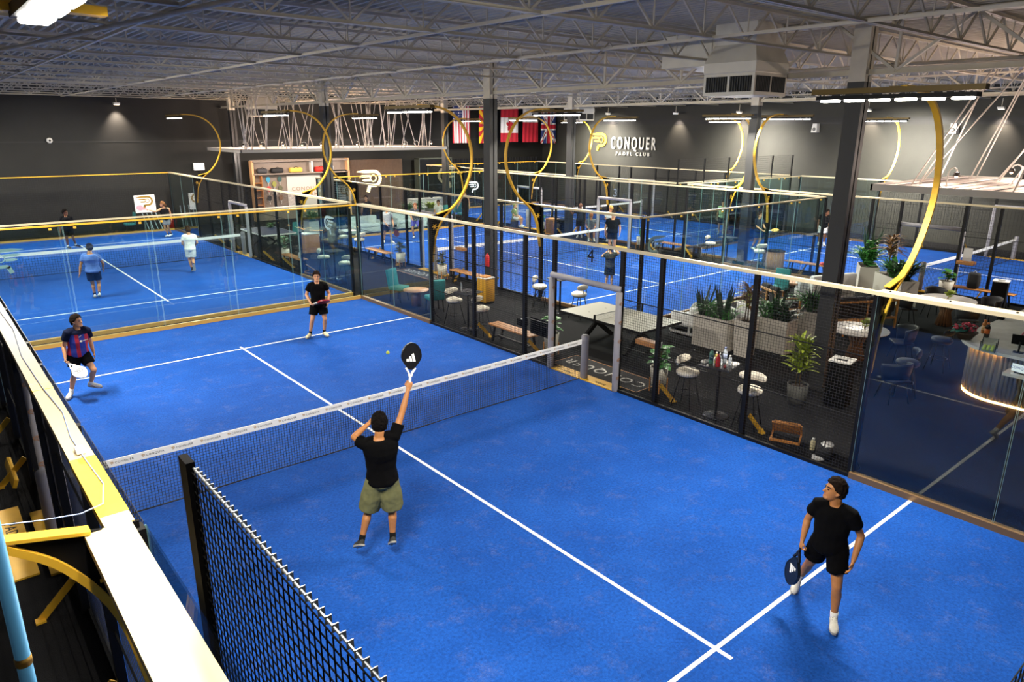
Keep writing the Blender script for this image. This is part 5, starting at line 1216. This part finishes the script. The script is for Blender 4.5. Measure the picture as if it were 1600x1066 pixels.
# hanging canopies with slanted rods and lamps
def canopy(label,x0,x1,y0,y1,z,rods,gl=True,boards=True,seed=3,heads=()):
    t=thing('hanging_canopy',label,'canopy',((x0+x1)/2,(y0+y1)/2,z)); w=(x1-x0)/2; d=(y1-y0)/2; rnd=random.Random(seed)
    b=MB(); b.box(-w,w,-d,-d+.05,-.06,.10); b.box(-w,w,d-.05,d,-.06,.10); b.box(-w,-w+.05,-d,d,-.06,.10); b.box(w-.05,w,-d,d,-.06,.10); b.build('edge_beam',mat('pale_canopy','B5B0A8',.6),t)
    b=MB(); k=0; y=-d+.1
    while y<d-.15:
        h=.03*math.sin(k*1.7); b.box(-w+.05,w-.05,y,y+.16,.02+h,.05+h); y+=.2; k+=1
    b.build('slats',mat('pink_white_slat','CFC4BC',.6),t)
    for i in range(rods):
        x=rnd.uniform(-w+.15,w-.15); y=rnd.uniform(-d+.1,d-.1) if boards else rnd.uniform(-d+.05,-d+.9)
        x2=x+(rnd.uniform(-.55,.75) if not gl else rnd.uniform(-.5,.3)); y2=y+(rnd.uniform(-.5,.5) if not gl else -rnd.uniform(.3,1.9))
        MB().tube([(x,y,.05),(x2,y2,6.75-z)],.018,6).build('rod',mat('rod_white','D2CBC4',.5),t)
    for i,(hx,hy) in enumerate(heads):
        h=thing('gooseneck_lamp','small warm gooseneck spot lamp standing on the '+('canopy over the reception' if gl else 'canopy of the pro shop'),'lamp',((x0+x1)/2+hx,(y0+y1)/2+hy,z+.08),rnd.uniform(0,6),'spot lamps on the '+('reception' if gl else 'shop')+' canopy')
        s=1 if gl else .75
        MB().tube([(0,0,0),(0,0,.34*s),(0,.04,.42*s),(0,.12,.46*s),(0,.2,.43*s),(0,.23,.36*s)],.02*s,8).build('gooseneck',WHITEP,h)
        MB().lathe([(.02,.1),(.06,.09),(.085,0),(.08,0)],14,M.Translation((0,.23*1.0,.25*s))).build('lamp_shade',mat('dark_shade','2A2420',.5),h)
        MB().ball((0,.23,.25*s),.04,10).build('bulb',mat('warm_bulb','FFC890',.4,emit=30),h)
    return t
canopy('white slatted canopy hanging over the reception at upper right',18,23.9,-11.5,-2.15,3.92,24,True,True,5,((-2.2,3.2),(-2.2,1.4),(-1.9,-.6),(1.2,2.6),(1.2,.2),(-.4,2.2)))
canopy('long white canopy hanging over the pro shop with many slanted rods',12.1,24.4,25.6,30.6,4.17,58,False,False,9,tuple((-5.6+i*1.02,-2.1+.4*(i%3)) for i in range(12)))
def point(x,y,z,e,c,r=.1):
    d=bpy.data.lights.new('spot_bulb','POINT'); d.energy=e; d.color=c; d.shadow_soft_size=r; o=bpy.data.objects.new('spot_bulb',d); COL.objects.link(o); o.location=(x,y,z); return o
for x in (13.5,16.5,19.5,22.5): point(x,27.6,4.75,260,(1,.76,.62)); point(x,29.4,3.7,210,(1,.84,.72))
for x,y in ((19.5,-3.6),(19.4,-6.4),(22.9,-4.2)): point(x,y,4.5,190,(1,.78,.66))
# reception counter
t=thing('reception_counter','ribbed reception counter with warm glowing base at the right edge','counter',(15.45,-5.55,0))
def arcpts(r,n=10): return [(r*math.cos(RA(a)),r*math.sin(RA(a))) for a in [180-90*i/n for i in range(n+1)]]
# outline: front along y, rounded corner, then the bar along x
R=.8
path=[(0,-3.6),(0,-R)]+[(R-R*math.cos(RA(a)),-R+R*math.sin(RA(a))) for a in range(10,91,10)]+[(1.6,0),(5.6,-.15)]
path=[V(p) for p in path]
def off(path,d):
    out=[]
    for i,p in enumerate(path):
        a=path[max(i-1,0)]; c=path[min(i+1,len(path)-1)]; dd=(c-a).normalized(); out.append(p+V((-dd.y,dd.x))*d)
    return out
def wallstrip(mb,path,d0,d1,z0,z1):
    A=off(path,d0);B=off(path,d1)
    for i in range(len(path)-1):
        mb.prism([tuple(B[i]),tuple(B[i+1]),tuple(A[i+1]),tuple(A[i])],z0,z1)
b=MB(); wallstrip(b,path,-.35,0,.06,1.02); b.build('body',mat('grey_ribbed','6E685F',.6),t)
b=MB(); L=0
for i in range(len(path)-1):
    seg=(path[i+1]-path[i]).length; k=max(1,int(seg/.075))
    for j in range(k):
        p=path[i].lerp(path[i+1],j/k); b.tube([(p.x,p.y,.06),(p.x,p.y,1.0)],.034,8)
b.build('ribs',mat('grey_ribbed','6E685F'),t)
b=MB(); wallstrip(b,path,-.75,.18,1.04,1.10); b.build('worktop',MARBLE,t)
b=MB(); wallstrip(b,path,-.02,.02,.0,.035); b.build('led_strip',mat('warm_led_strip','FFB060',.4,emit=22),t)
b=MB(); wallstrip(b,path[1:8],.01,.05,1.015,1.035); b.build('under_led',mat('warm_led_strip','FFB060'),t)
MB().box(-.42,.0,-3.4,-.95,.74,.80).build('front_shelf',MARBLE,t)
sg=thing('desk_sign','white desk sign with blue lettering on the lower reception shelf','sign',(15.2,-6.75,.80),-H-.25)
MB().box(-.17,.17,-.01,.01,.02,.17).build('plate',mat('white_plate','EAEFF4',.4,emit=.5),sg); MB().box(-.1,.1,-.04,.04,0,.02).build('foot',BLACK,sg)
b=MB(); put(b,text_mb('CONQUER',.075,.002,spacing=1.05),frame((0,-.0115,.1),(1,0,0),(0,0,1))); b.build('lettering',mat('blue_ink','3A66B0',.5),sg)
def onbar(x,y): return x,y,1.10
WINE=mat('dark_wine_glass','15130F',.15); ORG=mat('orange_label','D86A22',.5)
bottle('dark bottle with orange label nearest on the reception bar',16.35,-5.75,1.10,.05,.32,WINE,mat('orange_foil','C96A20',.4),ORG)
bottle('amber bottle behind the dark bottle on the reception bar',16.65,-5.6,1.10,.05,.30,mat('amber_glass','A8642A',.2),mat('orange_foil','C96A20'),mat('pale_amber_label','D8A870',.5))
bottle('green bottle beside the dark bottle on the reception bar',16.5,-5.72,1.10,.045,.26,mat('green_glass','2E5A3A',.15),BCAP)
t=thing('storage_box','clear box with pink handles on the reception back counter','box',(16.2,-6.55,1.10)); MB().rbox(-.15,.15,-.15,.15,0,.24,.02).build('body',mat('clear_grey_box','A9A7A6',.25),t); b=MB()
for s in (-1,1): b.tube([(s*.1,-.13,.22),(s*.1,-.08,.33),(s*.1,.08,.33),(s*.1,.13,.22)],.016,6)
b.build('handle',mat('pink_handle','D0708A',.5),t)
t=thing('flower_basket','dark basket of red and pink blossoms on the counter corner','flowers',(15.85,-5.5,1.10)); MB().lathe([(.12,0),(.2,.12),(.24,.16),(.22,.16)],18).build('basket',mat('dark_wicker','3A2A1E',.8),t); b=MB(); rnd=random.Random(4)
for k in range(46): a=rnd.uniform(0,6.28); r0=.22*math.sqrt(rnd.random()); b.ball((r0*math.cos(a),r0*math.sin(a),.2+rnd.uniform(0,.14)*(1-r0*2)),rnd.uniform(.022,.036),6)
b.build('blossoms',mat('red_pink_blossom','C03A52',.7,0,.45,9),t); foliage('broad',14,.12,8).build('foliage',mat('teal_leaf','2F6F66',.5,0,.3,6),t,(0,0,.12))
t=thing('ball_case','glass display case of padel balls on the counter corner','display case',(15.35,-6.1,1.10),.2); MB().box(-.2,.2,-.13,.13,0,.2).build('glass_box',GLASS,t); b=MB()
for x in range(5):
    for y in range(3): b.ball((-.14+x*.07,-.07+y*.07,.04),.033,8)
b.build('balls',mat('yellow_felt_ball','CBD65A'),t)
b=MB(); 
for sx in (-.2,.2):
    for sy in (-.13,.13): b.box(sx-.008,sx+.008,sy-.008,sy+.008,0,.205)
b.build('frame',BLACK,t)
t=thing('tablet_stand','black tilted till screen on a stand on the counter corner','screen',(15.6,-6.55,1.10),RA(100)); MB().box(-.15,.15,-.01,.01,-.12,.12,M.Translation((0,0,.26))@M.Rotation(RA(-28),4,'X')).build('screen',BLACKP,t); MB().tube([(0,0,0),(0,.03,.22)],.018,8).build('stand',BLACK,t); MB().box(-.09,.09,-.07,.07,0,.012).build('foot',BLACK,t)
t=thing('card_reader','black card reader on the far bar','card reader',(18.3,-5.45,1.10)); MB().rbox(-.07,.07,-.06,.06,0,.1,.02).build('body',BLACKP,t); MB().rbox(-.05,.05,-.055,.03,.1,.115,.006).build('screen',mat('grey_screen','4A4E52',.3),t)
stool('dark navy bar stool in the shade before the ribbed counter',14.55,-4.95,RA(210),mat('black_leg_metal','101014',.5),mat('navy_leather','0D1122',.6))
stool('second dark navy bar stool further along the reception bar',16.9,-4.75,RA(180),mat('black_leg_metal','101014'),mat('navy_leather','0D1122'))
t=thing('pouf','beige pouf stool behind the reception counter end','stool',(15.95,-7.0,0)); MB().lathe([(.2,-.012),(.22,.03),(.22,.66),(.19,.72),(.01,.73)],20).build('cushion',mat('beige_fabric','A8926E',.9),t)
# club name on the right wall
t=thing('club_sign','white club name letters with golden winged emblem on the right wall','sign',(37.98,23,0))
b=MB(); w_=text_mb('CONQUER',1.0,.05,spacing=1.5,offset=.012); sx=.95
put(b,w_,frame((-.06,-.05,4.33),(0,-1,0),(0,0,1))@M.Diagonal((.62,1.14,1,1))); b.build('club_name',mat('white_letter','E6E2D8',.5),t)
b=MB(); put(b,text_mb('PADEL CLUB',.34,.04,spacing=1.75),frame((-.05,-.05,3.66),(0,-1,0),(0,0,1))@M.Diagonal((.98,1,1,1))); b.build('club_subtitle',mat('white_letter','E6E2D8'),t)
b=MB(); emblem(b,1.5,-.03,.03,frame((-.05,3.1,4.3),(0,-1,0),(0,0,1))); b.build('golden_emblem',mat('gold_letter','E0B83A',.4,.2),t)
# flags hung in a row
def flag(label,x,w,h,ztop,paint):
    # cloth with soft folds; colours chosen per small cell (stitched panels)
    t=thing('hanging_flag',label,'flag',(x,30.45,ztop)); nx,nz=32,48; groups={}
    for i in range(nx):
        for k in range(nz):
            u=(i+.5)/nx; v=(k+.5)/nz; groups.setdefault(paint(u,v),[]).append((i,k))
    P=lambda i,k:(-w/2+w*i/nx,.035*math.sin(i*.8+k*.05)*(.3+.7*k/nz),-h*k/nz)
    b=MB(); mi=[]; keys=list(groups)
    for q,key in enumerate(keys):
        for i,k in groups[key]:
            o=len(b.v); b.add([P(i,k),P(i+1,k),P(i+1,k+1),P(i,k+1)],[(0,3,2,1)],True); mi.append(q)
    c=b.build('cloth',mat('flag_'+keys[0][1],keys[0][1],.85),t)
    for key in keys[1:]: c.data.materials.append(mat('flag_'+key[1],key[1],.85))
    c.data.polygons.foreach_set('material_index',mi)
    import bmesh
    bm=bmesh.new(); bm.from_mesh(c.data); bmesh.ops.remove_doubles(bm,verts=bm.verts,dist=.0005); bm.to_mesh(c.data); bm.free()
    MB().bar((-w/2-.05,0,.02),(w/2+.05,0,.02),.03).build('pole',STEELW,t)
Rd=('red_cloth','B2172B'); Wt=('white_cloth','E2DEDA'); Bl=('blue_cloth','24356E'); Yl=('yellow_cloth','E8B41E')
def us(u,v):
    if v<.42 and u<.55:
        return Wt if (int(u*22)%3==1 and int(v*40)%3==1) else Bl
    return Rd if int(u*13)%2==0 else Wt
def az(u,v):
    if u>.5: 
        return Bl
    a=math.degrees(math.atan2(v-.5,.5-u+1e-6)); 
    return Rd if int((a+90)/13.9)%2==0 else Yl
def ca(u,v):
    if v<.27 or v>.73: return Rd
    x,y=(u-.5),(v-.5)*1.0
    r=math.hypot(x,y); a=math.atan2(x,-y)
    return Rd if r<.10+.09*abs(math.cos(a*2.5))**1.2 or (abs(x)<.025 and 0<y<.2) else Wt
def wr(u,v): return Wt if v<.4 else Rd
def uk(u,v):
    x=u-.5;y=v-.5
    if abs(x)<.09 or abs(y)<.06: return Rd
    if abs(x)<.15 or abs(y)<.10: return Wt
    d=min(abs(x-y),abs(x+y))
    return Rd if d<.035 else (Wt if d<.10 else Bl)
flag('hanging flag with red and white stripes and starred blue corner',28.95,1.45,2.4,6.75,us)
flag('hanging flag with red and yellow rays, half hidden by the column',31.2,1.5,2.4,6.72,az)
flag('hanging red and white flag with a red maple leaf',33.2,1.6,2.3,6.68,ca)
flag('hanging flag with white upper and red lower half',35.2,1.5,2.3,6.66,wr)
flag('hanging flag with crossed red, white and blue bars at the far right of the row',37.0,1.5,2.4,6.66,uk)
# wall spots with warm scallops
for i,(x,y,z,dx,dy,l) in enumerate(((37.55,25.0,6.35,1,0,'small wall spotlight above the golden emblem'),(37.55,19.2,6.3,1,0,'small wall spotlight above the right end of the club name'),(37.55,14.6,6.3,1,0,'small wall spotlight right of the club name'),(37.55,7.1,6.3,1,0,'small wall spotlight behind the large right column'),(37.55,1.2,6.3,1,0,'small wall spotlight at the far right of the right wall'),(8.25,31.8,6.45,0,1,'small wall spotlight on the dark back wall at left'))):
    t=thing('wall_spotlight',l,'spotlight',(x,y,z)); MB().rbox(-.14,.14,-.14,.14,-.05,.05,.02).build('housing',WHITEP,t); MB().box(-.1,.1,-.1,.1,-.062,-.05).build('lens',mat('warm_lens','FFE6C8',.4,emit=14),t); MB().bar((0,0,.04),(0,0,6.72-z),.02).build('hanger',STEELW,t)
    d=bpy.data.lights.new('wall_spot','SPOT'); d.energy=900; d.color=(1,.82,.66); d.spot_size=RA(80); d.spot_blend=.9; d.shadow_soft_size=.08
    o=bpy.data.objects.new('wall_spot',d); COL.objects.link(o); o.location=(0,0,-.09); o.parent=t; o.rotation_euler=V((dx*.28,dy*.28,-1)).to_track_quat('-Z','Y').to_euler()
for (y,l) in ((9.98,'white wall speaker high on the right wall, left of the column'),(3.1,'white wall speaker high on the right wall above the canopy')):
    t=thing('wall_speaker',l,'loudspeaker',(37.85,y,5.4)); MB().loft([[(-.12,-.16,-.22),(.14,-.2,-.22),(.14,.2,-.22),(-.12,.16,-.22)],[(-.08,-.12,.24),(.14,-.15,.24),(.14,.15,.24),(-.08,.12,.24)]],True,False).build('cabinet',WHITEP,t); MB().lathe([(.09,0),(.02,.01)],14,frame((-.125,0,-.05),(0,-1,0),(0,0,1))).build('grille',mat('grey_grille','8A8A88',.7),t)
# left court extras
t=thing('club_board','white club board with gold winged emblem hung on the far mesh','sign',(8.65,30.62,1.02)); MB().rbox(-.5,.5,-.02,.02,0,.9,.04).build('board',WHITEP,t); b=MB(); emblem(b,.8,-.002,.004,frame((0,-.024,.46),(1,0,0),(0,0,1))); b.build('emblem_print',mat('gold_print','8A6A20',.6),t)
teal_chair('teal chair stored against the dark back wall at left',7.9,31.2,RA(-90))
t=thing('red_bucket','red bucket standing behind the far left back mesh','bucket',(9.95,31.3,0)); MB().lathe([(.01,-.012),(.17,-.012),(.22,.45),(.23,.47),(.21,.47)],18).build('bucket',mat('orange_red_bucket','C02A1C',.5),t); MB().tube([(.22*math.cos(RA(a)),.0,.45+.2*math.sin(RA(a))) for a in range(0,181,20)],.008,6).build('handle',CHROME,t)
for i in range(4):
    t=MB().bar((8.8+i*.22,31.05,0),(8.65+i*.22,31.85,1.15),.035).build('leaning_pole',mat('pale_blue_pole','8FA6B0',.4)); tag(t,'pale metal pole leaning on the dark back wall beside the red bucket','pole','poles leaning by the red bucket')
t=thing('floodlight_box','white floodlight box on the dark back wall right of the mesh','floodlight',(12.0,32.1,3.2)); MB().rbox(-.28,.28,-.1,.06,-.2,.2,.02).build('housing',mat('white_box_light','E4E2DE',.4,emit=.6),t); MB().bar((0,.05,-.2),(0,.1,-.4),.04).build('bracket',BLACK,t)
t=thing('dome_camera','small white dome camera on the dark back wall at left','camera',(5.1,32.19,4.65)); MB().lathe([(.14,0),(.13,.06),(.09,.12),(.01,.14)],16,frame((0,0,0),(1,0,0),(0,0,1))).build('dome',WHITEP,t); MB().ball((0,-.13,0),.05,10).build('lens',BLACK,t)
# things outside the left fence of the nearest court
for i,(y,l) in enumerate(((5.0,'gold sloping board far down the outside of the left fence'),(2.2,'gold board lying along the outside of the left fence'))):
    t=tag(MB().rbox(-.03,.03,-.5,.5,0,.14,.01,M.Rotation(RA(20),4,'Y')).build('gold_board',GOLD,None,(-.32,y,.12)),l,'board')
pl=thing('floor_plate','gold floor plate lettered PADEL outside the left padded door','floor plate',(-.5,.25,-.012),H)
MB().box(-1.05,1.05,-.16,.16,0,.025).build('plate',GOLD,pl); b=MB(); put(b,text_mb('PADEL',.2,.003,spacing=1.1),frame((.25,0,.0265),(-1,0,0),(0,-1,0))); b.build('lettering',BLACK,pl)
cb=thing('blue_cable','thin blue cable with white plug lying along the cream rail','cable',(0,0,0))
pts=[(-.12,6,3.047),(-.10,3.5,3.047),(-.14,1.5,3.047),(-.09,-.5,3.047),(-.15,-1.8,3.047),(-.13,-3,3.05),(-.09,-3.8,3.05),(-.13,-4.4,3.05),(-.12,-4.9,3.05),(-.10,-5.4,3.05),(-.16,-5.7,3.055),(-.30,-5.82,3.09),(-.5,-5.84,3.13),(-.75,-5.85,3.19),(-1.0,-5.85,3.40)]
MB().tube(pts,.0045,6).build('wire',mat('pale_blue_cable','7E90B8',.5),cb); MB().rbox(-.03,.03,-.05,.05,0,.04,.01,M.Translation((-.125,-4.75,3.045))).build('plug',WHITEP,cb)
gd=thing('blue_pole','round sky-blue pole at the lower left corner','pole',(-.735,-8,-.012))
MB().tube([(0,0,0),(0,0,2.2),(0,0,4.7)],.022,14).build('tube',mat('sky_blue_rail','4A8CBC',.4),gd); MB().lathe([(.08,0),(.08,.01),(.024,.014)],16).build('base_plate',mat('sky_blue_rail','6FA8CC'),gd)
b=MB()
for z in (3.72,): b.lathe([(.0235,0),(.0235,.03)],14,c=(0,0,z))
b.build('printed_band',mat('gold_print','8A6A20',.6),gd)
